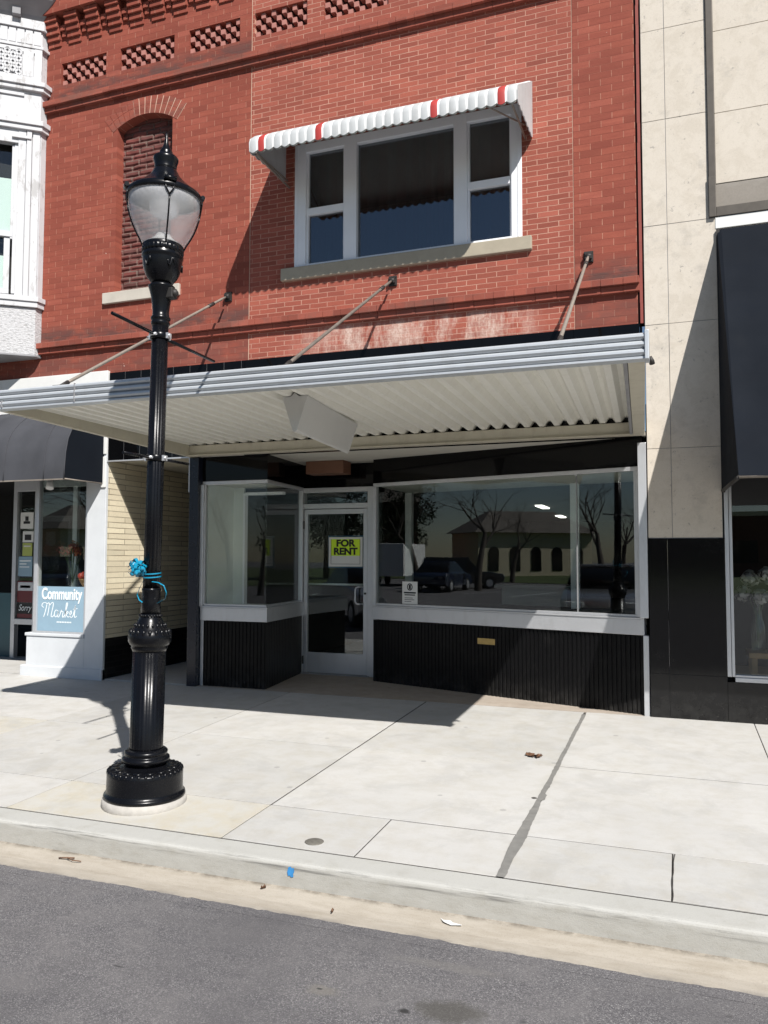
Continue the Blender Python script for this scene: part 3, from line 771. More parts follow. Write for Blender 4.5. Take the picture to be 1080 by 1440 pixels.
# --- recessed storefront
PATH_L = [(-5.24, 8.10), (-4.392, 8.10), (-4.49, 9.24)]
PATH_R = [SP0, SP1]
def ribbed(path, z0, z1, pitch=.046, depth=.010):
    mb = MB()
    for a, b in zip(path, path[1:]):
        A, B = Vector(a), Vector(b); L = (B - A).length; d = (B - A) / L; nrm = Vector((d.y, -d.x)); n = int(L / pitch)
        pts = []
        for i in range(n):
            s = i * L / n; w = L / n
            for u, h in ((0, 0), (.18 * w, 0), (.30 * w, depth), (.82 * w, depth), (.94 * w, 0)): pts.append(A + d * (s + u) + nrm * h)
        pts.append(B)
        for p, q in zip(pts, pts[1:]): mb.face([(p.x, p.y, z0), (q.x, q.y, z0), (q.x, q.y, z1), (p.x, p.y, z1)])
    return mb
for P_ in (PATH_L, PATH_R):
    bk = ribbed(P_, -.02, .75).build('bulkhead', 'ribblack', bld)
    if P_ is PATH_R:
        d = (Vector(SP1) - Vector(SP0)).normalized(); n_ = Vector((d.y, -d.x)); a = Vector((-2.050, 0)); 
        def onS(x, off): # point on the splayed line at given x
            t = (x - SP0[0]) / (SP1[0] - SP0[0]); p = Vector(SP0) + (Vector(SP1) - Vector(SP0)) * t; return p + n_ * off
        p0, p1 = onS(-2.052, .016), onS(-1.846, .016); q0, q1 = onS(-2.052, .008), onS(-1.846, .008)
        MB().hexa([(p0.x, p0.y, .556), (p1.x, p1.y, .556), (q1.x, q1.y, .556), (q0.x, q0.y, .556), (p0.x, p0.y, .622), (p1.x, p1.y, .622), (q1.x, q1.y, .622), (q0.x, q0.y, .622)]).build('mail_slot', 'brass', bk, bevel=.004)
        p0, p1 = onS(-2.03, .0195), onS(-1.868, .0195); q0, q1 = onS(-2.03, .015), onS(-1.868, .015)
        MB().hexa([(p0.x, p0.y, .575), (p1.x, p1.y, .575), (q1.x, q1.y, .575), (q0.x, q0.y, .575), (p0.x, p0.y, .604), (p1.x, p1.y, .604), (q1.x, q1.y, .604), (q0.x, q0.y, .604)]).build('slot_flap', 'brass', bk, bevel=.002)
    MB().wall_along(P_, .028, .07, .756, .905).build('sill_band', 'alum', bld, bevel=.004)
    MB().wall_along(P_, .036, .08, .906, .922).build('sill_cap', 'alum', bld, bevel=.003)
    fr = MB().wall_along(P_, .012, .05, 2.338, 2.378).build('window_head', 'alum', bld, bevel=.003)
    MB().wall_along(P_, .008, .04, .923, .948).build('glazing_bead', 'alum', fr, bevel=.002)
    MB().wall_along(P_, .010, .06, 2.380, 2.668).build('transom_panel', 'vitro', bld, bevel=.002)
# left display glass: two panes meeting at a butt corner
def pane_between(a, b, z0, z1, th=.008, ins=.0):
    A, B = Vector(a), Vector(b); d = (B - A).normalized(); n = Vector((d.y, -d.x)); A = A + d * ins - n * .012; B = B - d * ins - n * .012
    C_, D_ = B - n * th, A - n * th
    return MB().hexa([(A.x, A.y, z0), (B.x, B.y, z0), (C_.x, C_.y, z0), (D_.x, D_.y, z0), (A.x, A.y, z1), (B.x, B.y, z1), (C_.x, C_.y, z1), (D_.x, D_.y, z1)])
def post_at(p, d, w0, w1, y0, y1, z0, z1):
    d = Vector(d).normalized(); n = Vector((d.y, -d.x)); p = Vector(p)
    q = [p + d * w0 + n * y1, p + d * w1 + n * y1, p + d * w1 + n * y0, p + d * w0 + n * y0]
    return MB().hexa([(v.x, v.y, z0) for v in q] + [(v.x, v.y, z1) for v in q])
wl = empty('display_window', (-4.8, 8.1, .92)); wl.parent = bld; wl.matrix_parent_inverse = Matrix.Translation(-bld.location); 
wl.location = (0, 0, 0); wl.matrix_parent_inverse = Matrix.Translation(-bld.location)
def sub(mb, name, mat, par, bevel=0.0):
    o = mb.build(name, mat, None, bevel); o.parent = par; return o
sub(pane_between(PATH_L[0], PATH_L[1], .935, 2.35, ins=.004), 'pane', 'bayglass', wl)
sub(pane_between(PATH_L[1], PATH_L[2], .935, 2.35, ins=.010), 'pane', 'bayglass', wl)
sub(MB().box(-5.246, -5.205, 8.055, 8.13, .923, 2.337), 'jamb', 'alum', wl, .003)
sub(MB().box(-5.205, -5.19, 8.08, 8.115, .948, 2.337), 'jamb', 'alum', wl, .002)
sub(post_at(PATH_L[2], (-.098, 1.14), -.06, 0, -.03, .02, .923, 2.337), 'jamb', 'alum', wl, .003)
dS = Vector(SP1) - Vector(SP0)
wr = empty('splayed_window', (0, 0, 0)); wr.parent = bld; wr.matrix_parent_inverse = Matrix.Translation(-bld.location)
j0 = onS(-.955, 0)
sub(pane_between(SP0, (j0.x, j0.y), .935, 2.35, ins=.003), 'pane', 'glass', wr)
sub(pane_between((j0.x, j0.y), SP1, .935, 2.35, ins=.003), 'pane', 'glass', wr)
sub(post_at(SP0, dS, 0, .045, -.04, .02, .923, 2.337), 'jamb', 'alum', wr, .003)
sub(post_at(SP1, dS, -.070, -.0, -.05, .02, .923, 2.337), 'jamb', 'alum', wr, .003)
sub(post_at(SP1, dS, -.092, -.070, -.04, .004, .948, 2.337), 'jamb', 'alum', wr, .002)
sub(post_at((j0.x, j0.y), dS, -.005, .005, -.026, -.010, .935, 2.35), 'glass_joint', 'corngrey', wr)
sub(post_at((j0.x, j0.y), dS, -.012, .012, -.02, .006, 2.325, 2.345), 'glass_clip', 'alum', wr)
# corner posts of the front
MB().box(-.345, -.266, FY - .02, FY + .12, .923, 2.60).build('corner_post', 'alum', bld, bevel=.004)
MB().box(-.318, -.266, FY + .0, FY + .12, -.02, .755).build('corner_post', 'alum', bld, bevel=.004)
MB().box(-5.372, -5.247, FY - .03, 8.45, -.02, 2.66).build('side_post', 'navy', bld, bevel=.006)
MB().box(-5.240, -5.20, 8.085, 8.14, -.01, .755).build('bulkhead_trim', 'alum', bld, bevel=.003)
MB().box(-5.378, -5.366, FY - .036, FY - .02, 2.25, 2.655).build('post_trim', 'alum', bld)
# soffit of the recess and the brown fitting on it
mb = MB(); mb.box(-5.24, -.27, FY - .01, 9.5, 2.668, 2.70); mb.build('recess_soffit', 'soffit', bld)
# door
YD = 9.24
dr = empty('shop_door', (0, 0, 0)); dr.parent = bld; dr.matrix_parent_inverse = Matrix.Translation(-bld.location)
mb = MB(); mb.box(-4.535, -4.470, YD - .03, YD + .09, .0, 2.37); mb.box(-3.592, -3.50, YD - .03, YD + .09, .0, 2.37)
mb.box(-4.470, -3.592, YD - .028, YD + .088, 2.31, 2.369); mb.box(-4.470, -3.592, YD - .028, YD + .088, 2.105, 2.168)
sub(mb, 'door_frame', 'alum', dr, .003)
mb = MB(); mb.box(-4.463, -4.415, YD - .012, YD + .035, .045, 2.098); mb.box(-3.652, -3.600, YD - .012, YD + .035, .045, 2.098)
mb.box(-4.415, -3.652, YD - .011, YD + .034, 2.036, 2.097); mb.box(-4.415, -3.652, YD - .011, YD + .034, .046, .298)
sub(mb, 'door_leaf', 'alum', dr, .003)
sub(MB().box(-4.415, -3.652, YD + .008, YD + .016, .298, 2.036), 'pane', 'glass', dr)
sub(MB().box(-4.470, -3.592, YD + .008, YD + .016, 2.168, 2.31), 'pane', 'glass', dr)
sub(MB().tube([(-4.43, YD + .04, 1.15), (-3.64, YD + .04, 1.15)], .013), 'push_bar', 'winframe', dr)
sub(MB().tube([(-3.652, YD - .012, 1.125), (-3.70, YD - .055, 1.127), (-3.725, YD - .062, 1.118), (-3.738, YD - .064, 1.09), (-3.738, YD - .064, .95), (-3.725, YD - .062, .922), (-3.70, YD - .055, .914), (-3.652, YD - .012, .916)], .0105), 'pull_handle', 'alum', dr)
sub(MB().tube([(-3.626, YD - .012, 1.045), (-3.626, YD - .022, 1.045)], .014), 'lock', 'darkiron', dr)
sub(MB().box(-4.50, -3.56, YD - .06, YD + .10, .012, .044), 'threshold', 'corngrey', dr, .004)
mb = MB()
for z in (.20, 1.9): sub(MB().tube([(-4.466, YD - .022, z - .05), (-4.466, YD - .022, z + .05)], .011), 'hinge', 'darkiron', dr)
MB().wall_along([(-4.52, YD), (-3.43, YD)], .0, .06, 2.372, 2.667).build('transom_panel', 'vitro', bld)
MB().wall_along([(-3.50, YD - .02), (-3.42, 8.975)], .0, .03, .0, 2.37).build('side_jamb', 'alum', bld)
# interior of the shop: display platforms, back posts, dark room
mb = MB(); off = 1.28
a0 = Vector(SP0) - n_ * .05; a1 = Vector(SP1) - n_ * .05; b1 = Vector(SP1) - n_ * off; b0 = Vector((-3.38, 10.22))
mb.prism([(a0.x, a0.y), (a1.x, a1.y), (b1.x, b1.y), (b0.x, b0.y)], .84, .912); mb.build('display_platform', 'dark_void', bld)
mb = MB(); mb.prism([(a0.x, a0.y), (a1.x, a1.y), (b1.x, b1.y), (b0.x, b0.y)], 2.352, 2.40); mb.build('display_ceiling', 'deck', bld)
MB().box(-3.42, -3.33, 10.16, 10.25, .91, 2.352).build('display_post', 'winframe', bld)
MB().box(-1.15, -1.05, 9.36, 9.45, .91, 2.352).build('display_post', 'winframe', bld)
mb = MB(); mb.box(-5.2, -4.50, 8.13, 8.78, .84, .915); mb.build('display_platform', 'deck', bld)
mb = MB(); mb.box(-5.2, -5.047, 8.72, 8.76, .915, 2.36); mb.box(-5.22, -5.19, 8.14, 8.78, .915, 2.36); mb.build('display_backboard', 'board', bld)
mb = MB(); mb.box(-5.047, -5.02, 8.70, 8.77, .915, 2.28); mb.box(-5.02, -4.50, 8.70, 8.77, 2.255, 2.29); mb.build('display_opening_frame', 'winframe', bld)
mb = MB(); mb.box(-5.2, -4.50, 8.13, 8.9, 2.352, 2.39); mb.build('display_ceiling', 'soffit', bld)
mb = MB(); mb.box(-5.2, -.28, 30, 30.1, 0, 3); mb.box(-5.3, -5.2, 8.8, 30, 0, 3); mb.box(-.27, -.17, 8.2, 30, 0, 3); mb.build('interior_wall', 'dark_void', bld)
mb = MB(); mb.box(-5.3, -.2, 9.35, 30, -.05, .03); mb.build('interior_floor', simple('shop_floor', (.10, .09, .08), .35), bld)
mb = MB(); mb.box(-5.3, -.2, 9.3, 30, 2.80, 2.9); mb.build('interior_ceiling', simple('shop_ceiling', (.16, .155, .145), .9), bld)
mb = MB()
for x, y in ((-3.24, 20.7), (-3.46, 25.8)): mb.box(x - .09, x + .09, y - .6, y + .6, 2.77, 2.799)
mb.build('ceiling_light', 'tube', bld)
# counters and cartons deep in the room
mb = MB(); mb.box(-4.05, -3.45, 11.2, 11.8, .03, .55); mb.build('counter', 'wood', bld)
mb = MB(); mb.box(-2.6, -1.6, 12.5, 13.1, .03, 1.02); mb.box(-2.7, -1.5, 12.4, 13.2, 1.02, 1.06); mb.build('counter', 'board', bld)
# stair recess at the side: yellow brick wall on black brick base, dark back
mb = MB(); mb.face([(-6.555, FY + .0, .50), (-6.555, 11, .50), (-6.555, 11, 2.68), (-6.555, FY + .0, 2.68)]); mb.build('recess_brick_wall', 'yellow', bld)
mb = MB(); mb.face([(-6.555, FY, -.01), (-6.555, 11, -.01), (-6.555, 11, .50), (-6.555, FY, .50)]); mb.build('recess_base_wall', 'blackbrick', bld)
mb = MB(); mb.box(-6.6, -5.3, 11, 11.1, 0, 2.7); mb.box(-5.37, -5.30, 8.45, 11, 0, 2.7); mb.build('recess_back_wall', 'dark_void', bld)
mb = MB(); mb.box(-6.6, -5.3, FY + .05, 11, 2.68, 2.74); mb.build('recess_ceiling', 'beam', bld)

# white oriel bay window over the neighbouring shop
bay = empty('bay_window', (0, 0, 0)); bay.parent = bld; bay.matrix_parent_inverse = Matrix.Translation(-bld.location)
U = Vector((-.788, -.616)); NB = Vector((.616, -.788))      # along and out of the slanting face
B0 = Vector((-7.66, FY)); B1 = Vector((-7.66, 7.93)); B2 = B1 + U * 1.35; B3 = B2 + Vector((-1.6, 0)); B4 = B3 + Vector((-1.06, .83)); B5 = Vector((B4.x, FY))
def off_poly(o):
    return [(B0.x + o, FY), (B1.x + o, B1.y - o * .35), (B2.x + o * .35, B2.y - o), (B3.x - o * .35, B3.y - o), (B4.x - o, B4.y - o * .35), (B4.x - o, FY)]
def band(name, mat, z0, z1, o0, bevel=.004): return sub(MB().prism(off_poly(o0), z0, z1), name, mat, bay, bevel)
def facebar(mb, s0, s1, z0, z1, o0, o1):
    q = [B1 + U * s0 + NB * o1, B1 + U * s1 + NB * o1, B1 + U * s1 + NB * o0, B1 + U * s0 + NB * o0]
    mb.hexa([(v.x, v.y, z0) for v in q] + [(v.x, v.y, z1) for v in q]); return mb
band('bay_base', 'roughwhite', 4.06, 4.66, 0)
band('bay_soffit', 'corngrey', 4.035, 4.058, .015)
band('bay_sill', 'oldwhite', 4.667, 4.735, .035); band('bay_sill', 'oldwhite', 4.737, 4.80, .055)
S0 = .30
mb = MB()
facebar(mb, .0, .085, 4.80, 6.98, -.10, -.005); facebar(mb, .095, .155, 4.80, 6.98, -.10, .012); facebar(mb, .163, .255, 4.80, 6.98, -.10, .004); facebar(mb, .085, .095, 4.8, 6.98, -.1, -.03); facebar(mb, .155, .163, 4.8, 6.98, -.1, -.02)
facebar(mb, .255, .30, 4.84, 6.80, -.10, -.03); facebar(mb, .255, 1.3, 6.80, 6.98, -.1, .0); facebar(mb, 1.0, 1.35, 4.8, 6.98, -.1, .004)
mb.box(-7.70, -7.66, 7.95, FY, 4.8, 6.98)
sub(mb, 'bay_casing', 'oldwhite', bay, .004)
mb = MB(); facebar(mb, .30, .33, 5.55, 6.78, -.10, -.04); facebar(mb, .30, 1.0, 5.575, 5.645, -.10, -.035); facebar(mb, .33, 1.0, 4.84, 4.90, -.1, -.055); facebar(mb, .33, .40, 4.9, 5.57, -.1, -.055)
sub(mb, 'bay_sash', 'oldwhite', bay, .003)
mb = MB(); facebar(mb, .33, 1.0, 5.645, 6.70, -.088, -.082); facebar(mb, .40, 1.0, 4.9, 5.575, -.092, -.087); sub(mb, 'pane', 'clearglass', bay)
mb = MB(); facebar(mb, .33, 1.0, 5.645, 6.36, -.11, -.105); facebar(mb, .40, 1.0, 4.9, 5.34, -.11, -.105); sub(mb, 'window_blind', 'blind', bay)
sub(MB().prism([(B2.x, B2.y + .2), (B3.x, B3.y + .2), (B4.x + .2, FY), (-7.9, FY), (-7.95, 7.98)], 4.8, 6.98), 'bay_core', 'dark_void', bay)
sub(MB().prism([(B2.x, B2.y), (B3.x, B3.y), (B4.x, B4.y), (B4.x, FY), (B4.x + 1, FY)], 4.8, 6.98), 'bay_front', 'oldwhite', bay)
mb = MB(); facebar(mb, .10, .33, 6.86, 6.895, .0, .03); sub(mb, 'bay_drip', 'oldwhite', bay, .003)
band('bay_moulding', 'oldwhite', 6.98, 7.04, .04); band('bay_moulding', 'oldwhite', 7.042, 7.105, .065)
band('bay_frieze', 'oldwhite', 7.107, 7.50, .0)
mb = MB(); facebar(mb, .20, 1.3, 7.42, 7.46, .0, .02); sub(mb, 'bay_drip', 'oldwhite', bay, .003)
band('bay_moulding', 'oldwhite', 7.50, 7.555, .05); band('bay_moulding', 'oldwhite', 7.557, 7.615, .075)
band('bay_frieze', 'oldwhite', 7.617, 8.075, -.02)
# pierced diamond panel on the frieze
mb = MB()
facebar(mb, .0, .09, 7.617, 8.07, -.02, .012); facebar(mb, .235, .245, 7.70, 8.02, -.02, .004); facebar(mb, .09, 1.2, 7.617, 7.70, -.02, .006); facebar(mb, .09, 1.2, 8.02, 8.07, -.02, .006); facebar(mb, .10, .225, 7.70, 8.02, -.02, .008)
for c in range(14):
    for r in range(7):
        s = .245 + .034 + c * .068 / 1; z = 7.735 + r * .0445
        if (c + r) % 2 == 0:
            q = [(s - .034, z), (s, z - .045), (s + .034, z), (s, z + .045)]; w = .012
            for (a, za), (b, zb) in zip(q, q[1:] + q[:1]):
                dd = Vector((b - a, zb - za)).normalized(); nn = Vector((-dd.y, dd.x)) * w
                P3 = lambda s_, z_, o_: (B1.x + U.x * s_ + NB.x * o_, B1.y + U.y * s_ + NB.y * o_, z_)
                mb.hexa([P3(a - nn.x, za - nn.y, .006), P3(b - nn.x, zb - nn.y, .006), P3(b + nn.x, zb + nn.y, .006), P3(a + nn.x, za + nn.y, .006), P3(a - nn.x, za - nn.y, -.02), P3(b - nn.x, zb - nn.y, -.02), P3(b + nn.x, zb + nn.y, -.02), P3(a + nn.x, za + nn.y, -.02)])
sub(mb, 'bay_fretwork', 'oldwhite', bay)
mb = MB()
facebar(mb, .245, 1.2, 7.70, 8.02, -.05, -.012); sub(mb, 'fret_back', 'corngrey', bay)
band('bay_moulding', 'oldwhite', 8.077, 8.115, .02)
mb = MB()
for c in range(14): facebar(mb, .02 + c * .1, .105 + c * .1, 8.13, 8.32, -.05, .008)
sub(mb, 'bay_boards', 'oldwhite', bay, .003)
band('bay_frieze', 'oldwhite', 8.117, 8.325, -.01)
band('bay_moulding', 'oldwhite', 8.327, 8.45, .03)
# grey cove and roof overhang of the bay
mb = MB(); prof = [(.02, 8.452), (.05, 8.50), (.12, 8.56), (.22, 8.64), (.30, 8.74), (.34, 8.86), (.36, 9.0)]
rings = [[(x, y, z) for x, y in off_poly(o)] for o, z in prof]
for a, b in zip(rings, rings[1:]):
    for i in range(len(a) - 1): mb.face([a[i], a[i + 1], b[i + 1], b[i]])
sub(mb, 'bay_cornice', 'corngrey', bay)
mb = MB(); facebar(mb, .26, .36, 8.45, 8.62, .0, .10); sub(mb, 'cornice_bracket', 'corngrey', bay, .004)

# ================================================================== CANOPY OVER THE PAVEMENT
can = empty('metal_canopy', (-2.8, FY, 2.66), 'long pale metal canopy with ribbed fascia hung on rods over the black storefront', 'canopy')
CX0, CXR, CXW, CY = -5.38, -.168, -.272, 5.11
prof = [(CY + .10, 2.722)]
prof += [(CY + .004, 2.722), (CY + .004, 2.736)]
for k in range(3):
    z = 2.738 + k * .049
    prof += [(CY + .022, z), (CY + .004, z + .010), (CY - .004, z + .022), (CY - .003, z + .036), (CY + .010, z + .047)]
prof += [(CY + .05, 2.892), (CY + .10, 2.885)]
MB().extrude_x(prof, CX0, CXR).build('fascia', 'fascia', can)
mb = MB(); mb.box(CXR + .001, CXR + .026, CY - .012, CY + .11, 2.715, 2.897); mb.build('fascia_end_cap', 'fascia', can, bevel=.004)
mb = MB(); mb.tube([(CXR + .02, 5.32, 2.775), (CXR + .035, 5.33, 2.75), (CXR + .038, 5.34, 2.735)], .018); mb.build('drain_spout', 'darkiron', can)
mb = MB(); mb.box(CX0 + .86, CX0 + .866, CY - .007, CY + .01, 2.735, 2.885); mb.box(-5.27, -5.262, CY - .008, CY + .01, 2.735, 2.79); mb.build('fascia_joint', 'corngrey', can)
# folded deck: every rib runs from the wall to the fascia
mb = MB(); n = 34; pts = []
for i in range(n):
    for u, hgt in ((0, 0), (.20, 0), (.42, 1), (.62, 1), (.86, 0)):
        pts.append(((i + u) / n, hgt))
pts.append((1, 0))
def dk(t, hh, y):
    k = (FY - y) / (FY - CY); xr = CXW + (CXR - CXW) * k - .10; x0 = CX0 + .05
    return (x0 + (xr - x0) * t, y, 2.792 + .012 * k + hh * .052)
for (t0, h0), (t1, h1) in zip(pts, pts[1:]):
    mb.face([dk(t0, h0, 8.0), dk(t1, h1, 8.0), dk(t1, h1, CY + .09), dk(t0, h0, CY + .09)])
mb.build('deck', 'deck', can)
mb = MB(); mb.face([(CX0 + .02, CY + .08, 2.868), (CXR - .01, CY + .08, 2.868), (CXW - .01, 8.0, 2.862), (CX0 + .02, 8.0, 2.862)]); mb.build('deck_top', 'fascia', can)
mb = MB(); mb.box(CX0, CXW - .0, 7.925, 8.015, 2.664, 2.786); mb.build('wall_beam', 'beam', can, bevel=.004)
mb = MB(); mb.box(CX0 + .06, CXW - .06, 7.90, 7.922, 2.664, 2.676); mb.build('beam_lip', 'beam', can, bevel=.002)
def sidebeam(xw0, xw1, xf0, xf1, name, mat):
    return MB().hexa([(xw0, 7.924, 2.664), (xw1, 7.924, 2.664), (xf1, CY + .10, 2.722), (xf0, CY + .10, 2.722), (xw0, 7.924, 2.79), (xw1, 7.924, 2.79), (xf1, CY + .10, 2.862), (xf0, CY + .10, 2.862)]).build(name, mat, can, bevel=.003)
sidebeam(CX0, CX0 + .055, CX0, CX0 + .055, 'side_beam', 'beam')
sidebeam(CXW - .105, CXW, CXR - .105, CXR, 'side_beam', 'beam')
sidebeam(CXW - .135, CXW - .108, CXR - .135, CXR - .108, 'beam_stiffener', 'corngrey')
# hanger rods from the wall down to the canopy
for xw, zw, xf, m in ((-4.890, 4.535, -4.775, 'rodgrey'), (-2.845, 4.482, -2.70, 'rust'), (-.778, 4.482, -.702, 'rodgrey')):
    A, B = Vector((xw, FY - .035, zw)), Vector((xf, 5.24, 2.905))
    d = (B - A).normalized()
    rd = MB().tube([A + d * .05, A + d * .16, B - d * .16, B - d * .04], [.011, .0145, .0145, .011]).build('hanger_rod', m, can)
    mb = MB(); mb.box(xw - .045, xw + .045, FY - .016, FY + .01, zw - .055, zw + .055); mb.tube([(xw - .03, FY - .035, zw), (xw + .03, FY - .035, zw)], .024)
    mb.box(xw - .032, xw - .018, FY - .055, FY - .01, zw - .03, zw + .03); mb.box(xw + .018, xw + .032, FY - .055, FY - .01, zw - .03, zw + .03)
    for dx in (-.032, .032):
        for dz in (-.04, .04): mb.tube([(xw + dx, FY - .025, zw + dz), (xw + dx, FY - .012, zw + dz)], .010, 6)
    mb.build('anchor_plate', 'darkiron', rd)
    mb = MB(); p = A + d * .42; mb.tube([p - d * .06, p + d * .06], .021, 8); mb.build('turnbuckle', 'darkiron', rd)
    mb = MB(); mb.tube([B - d * .10, B + d * .02], [.020, .016], 8); mb.box(xf - .04, xf + .04, 5.19, 5.30, 2.875, 2.905); mb.build('rod_foot', 'darkiron', rd)

# wedge shaped blank sign box slung under the canopy
sb = empty('hanging_sign_box', (-2.95, 6.5, 2.8), 'white wedge shaped sign box slung under the canopy deck', 'sign box')
def sx(y): return -.10 * (y - 5.77)
ya, yb_ = 5.79, 7.20
def P_(x, y, z): return (x + sx(y), y, z)
mb = MB()
for (xa, za), (xb, zb) in zip([(-2.775, 2.795), (-2.868, 2.525), (-2.880, 2.512), (-2.892, 2.512), (-2.904, 2.525)], [(-2.868, 2.525), (-2.880, 2.512), (-2.892, 2.512), (-2.904, 2.525), (-2.997, 2.795)]):
    mb.face([P_(xa, ya, za), P_(xb, ya, zb), P_(xb, yb_, zb), P_(xa, yb_, za)])
mb.build('sign_face', 'boxwhite', sb)
for y in (ya + .004, yb_ - .004):
    mb = MB(); mb.face([P_(-2.772, y, 2.797), P_(-2.866, y, 2.523), P_(-2.880, y, 2.509), P_(-2.892, y, 2.509), P_(-2.906, y, 2.523), P_(-3.0, y, 2.797), P_(-2.925, y, 2.797), P_(-2.89, y, 2.825), P_(-2.85, y, 2.797)])
    o = mb.build('sign_end', 'boxwhite', sb); sd = o.modifiers.new('Solid', 'SOLIDIFY'); sd.thickness = .012
mb = MB()
for x in (-2.80, -2.985): mb.hexa([P_(x - .02, ya, 2.797), P_(x + .02, ya, 2.797), P_(x + .02, yb_, 2.797), P_(x - .02, yb_, 2.797), P_(x - .02, ya, 2.805), P_(x + .02, ya, 2.805), P_(x + .02, yb_, 2.805), P_(x - .02, yb_, 2.805)])
mb.build('mounting_flange', 'deck', sb)
o = MB().box(-4.27, -3.77, 8.86, 9.10, 2.51, 2.666).build('air_vent_box', 'brownbox', None, .004); tag(o, 'brown metal box on the recess soffit above the shop door', 'vent box')

# ================================================================== SCALLOPED WINDOW AWNING
aw = empty('window_awning', (-2.78, FY, 6.4), 'white scalloped metal awning with four red stripes above the picture window', 'awning')
AX0, AX1 = -4.155, -1.335; NF = 30
PR = [(8.03, 6.405), (7.66, 6.175), (7.42, 6.030), (7.28, 5.945), (7.218, 5.895), (7.198, 5.84), (7.205, 5.755)]
mbw, mbr, mbu = MB(), [], MB()
for i in range(NF):
    x0 = AX0 + (AX1 - AX0) * i / NF; w = (AX1 - AX0) / NF; xm = x0 + w / 2
    tgt = mbw
    if i in (1, 8, 21, 28): tgt = MB(); mbr.append(tgt)
    K = 8
    for k in range(K):
        u0, u1 = k / K, (k + 1) / K
        def q(u, j):
            y, z = PR[j]; a = math.sin(math.pi * u)
            a = a ** .6
            if j == len(PR) - 1: return (x0 + w * u, y - .007 * a, z - .026 * math.sin(math.pi * u))
            return (x0 + w * u, y - .007 * a, z + .006 * a * (1 if j < 4 else 0))
        for j in range(len(PR) - 1):
            tgt.face([q(u0, j), q(u1, j), q(u1, j + 1), q(u0, j + 1)], 1 if k in (0, K - 1) else 0, True)
            und = lambda p: (p[0], p[1] + .012, p[2] - .010)
            mbu.face([und(q(u0, j)), und(q(u1, j)), und(q(u1, j + 1)), und(q(u0, j + 1))], 0, True)
mbw.build('awning_slats', ['awn_white', 'awn_seam'], aw); [m_.build('red_stripe', ['awn_red', 'awn_seam'], aw) for m_ in mbr]; mbu.build('awning_underside', 'awn_under', aw)
for x0, x1 in ((AX0 - .004, AX0 + .004), (AX1 + .002, AX1 + .012)):
    mb = MB(); low = []
    for k in range(29):
        u = k / 28; y = 7.205 + (8.03 - 7.205) * u; z = 5.755 + .055 * u - .018 * abs(math.sin(math.pi * u * 7)); low.append((y, z))
    pf = list(PR) + low[1:]
    mb.extrude_x(pf, x0, x1); mb.build('awning_side', 'awn_white', aw)
mb = MB()
for x in (AX0 + .03, AX1 - .06):
    mb.tube([(x, 7.225, 5.775), (x, 8.02, 5.80)], .010); mb.tube([(x, 7.24, 5.79), (x, 8.02, 6.25)], .009)
mb.tube([(AX0 + .01, 7.222, 5.785), (AX1 - .01, 7.222, 5.785)], .008); mb.tube([(AX0 + .02, 7.30, 5.77), (AX0 + .05, 8.03, 5.72)], .012)
mb.tube([(AX1 - .02, 7.75, 5.80), (AX1 - .34, 7.22, 5.79)], .008)
mb.build('awning_arm', 'rodgrey', aw)

# ================================================================== NEIGHBOURING SHOP
mk = empty('market_shop', (-7.3, FY, 0), 'pale grey stucco market front with painted window beside the yellow brick recess', 'shop front')
mb = MB(); mb.box(-6.845, -6.562, FY - .03, FY + .3, -.02, 2.75); mb.build('pilaster', 'stucco', mk, bevel=.006)
mb = MB(); mb.box(-6.635, -6.562, FY - .05, FY - .032, 2.34, 2.72); mb.build('pilaster_trim', 'stuccowhite', mk, bevel=.006)
mb = MB(); mb.box(-7.745, -6.846, FY - .03, FY + .4, -.02, .495); mb.box(-7.76, -6.846, FY - .045, FY + .1, .497, .535); mb.build('bulkhead', 'stucco', mk, bevel=.006)
mb = MB(); mb.box(-7.82, -6.562, FY - .05, FY + .2, -.02, .13); mb.build('plinth', 'stucco', mk, bevel=.01)
mb = MB(); mb.box(-16, -6.565, FY - .045, FY + .1, 2.75, 3.79); mb.build('sign_board', 'stuccowhite', mk, bevel=.006)
mb = MB(); mb.box(-7.66, -7.605, FY - .02, FY + .05, .536, 2.75); mb.box(-7.605, -6.846, FY - .015, FY + .05, .536, .56); mb.box(-6.875, -6.846, FY - .015, FY + .05, .56, 2.75); mb.build('window_frame', 'alum', mk, bevel=.003)
pn = MB().box(-7.605, -6.875, FY + .01, FY + .018, .56, 2.75).build('window_pane', 'glass', mk)
mb = MB(); mb.box(-7.64, -7.60, FY + .06, 9.2, .4, 2.75); o = mb.build('side_frame', 'stucco', mk) if False else None
MB().box(-7.645, -7.637, FY + .05, 9.25, .55, 2.75).build('side_pane', 'glass', mk)
MB().box(-7.70, -7.62, FY + .05, 9.25, .0, .55).build('side_bulkhead', 'stucco', mk)
MB().box(-7.60, -6.60, FY + .05, 9.2, 1.02, 1.08).build('display_shelf', 'deck', mk)
mb = MB(); mb.box(-9.22, -9.15, 9.22, 9.30, 0, 2.75); mb.box(-8.82, -8.74, 9.22, 9.30, 0, 2.75); mb.box(-9.15, -8.82, 9.22, 9.30, .50, .58); mb.box(-9.15, -8.82, 9.22, 9.3, 2.45, 2.75); mb.box(-8.2, -8.12, 9.3, 9.36, 0, 2.75); mb.box(-8.74, -7.65, 9.24, 9.3, 2.50, 2.60); mb.build('entry_frame', 'alum', mk, bevel=.003)
MB().box(-9.15, -8.82, 9.265, 9.272, .58, 2.45).build('sidelight_pane', 'glass', mk)
mb = MB(); mb.box(-10.3, -9.22, 9.28, 9.32, 0, .95); mb.build('door_panel', 'teal', mk)
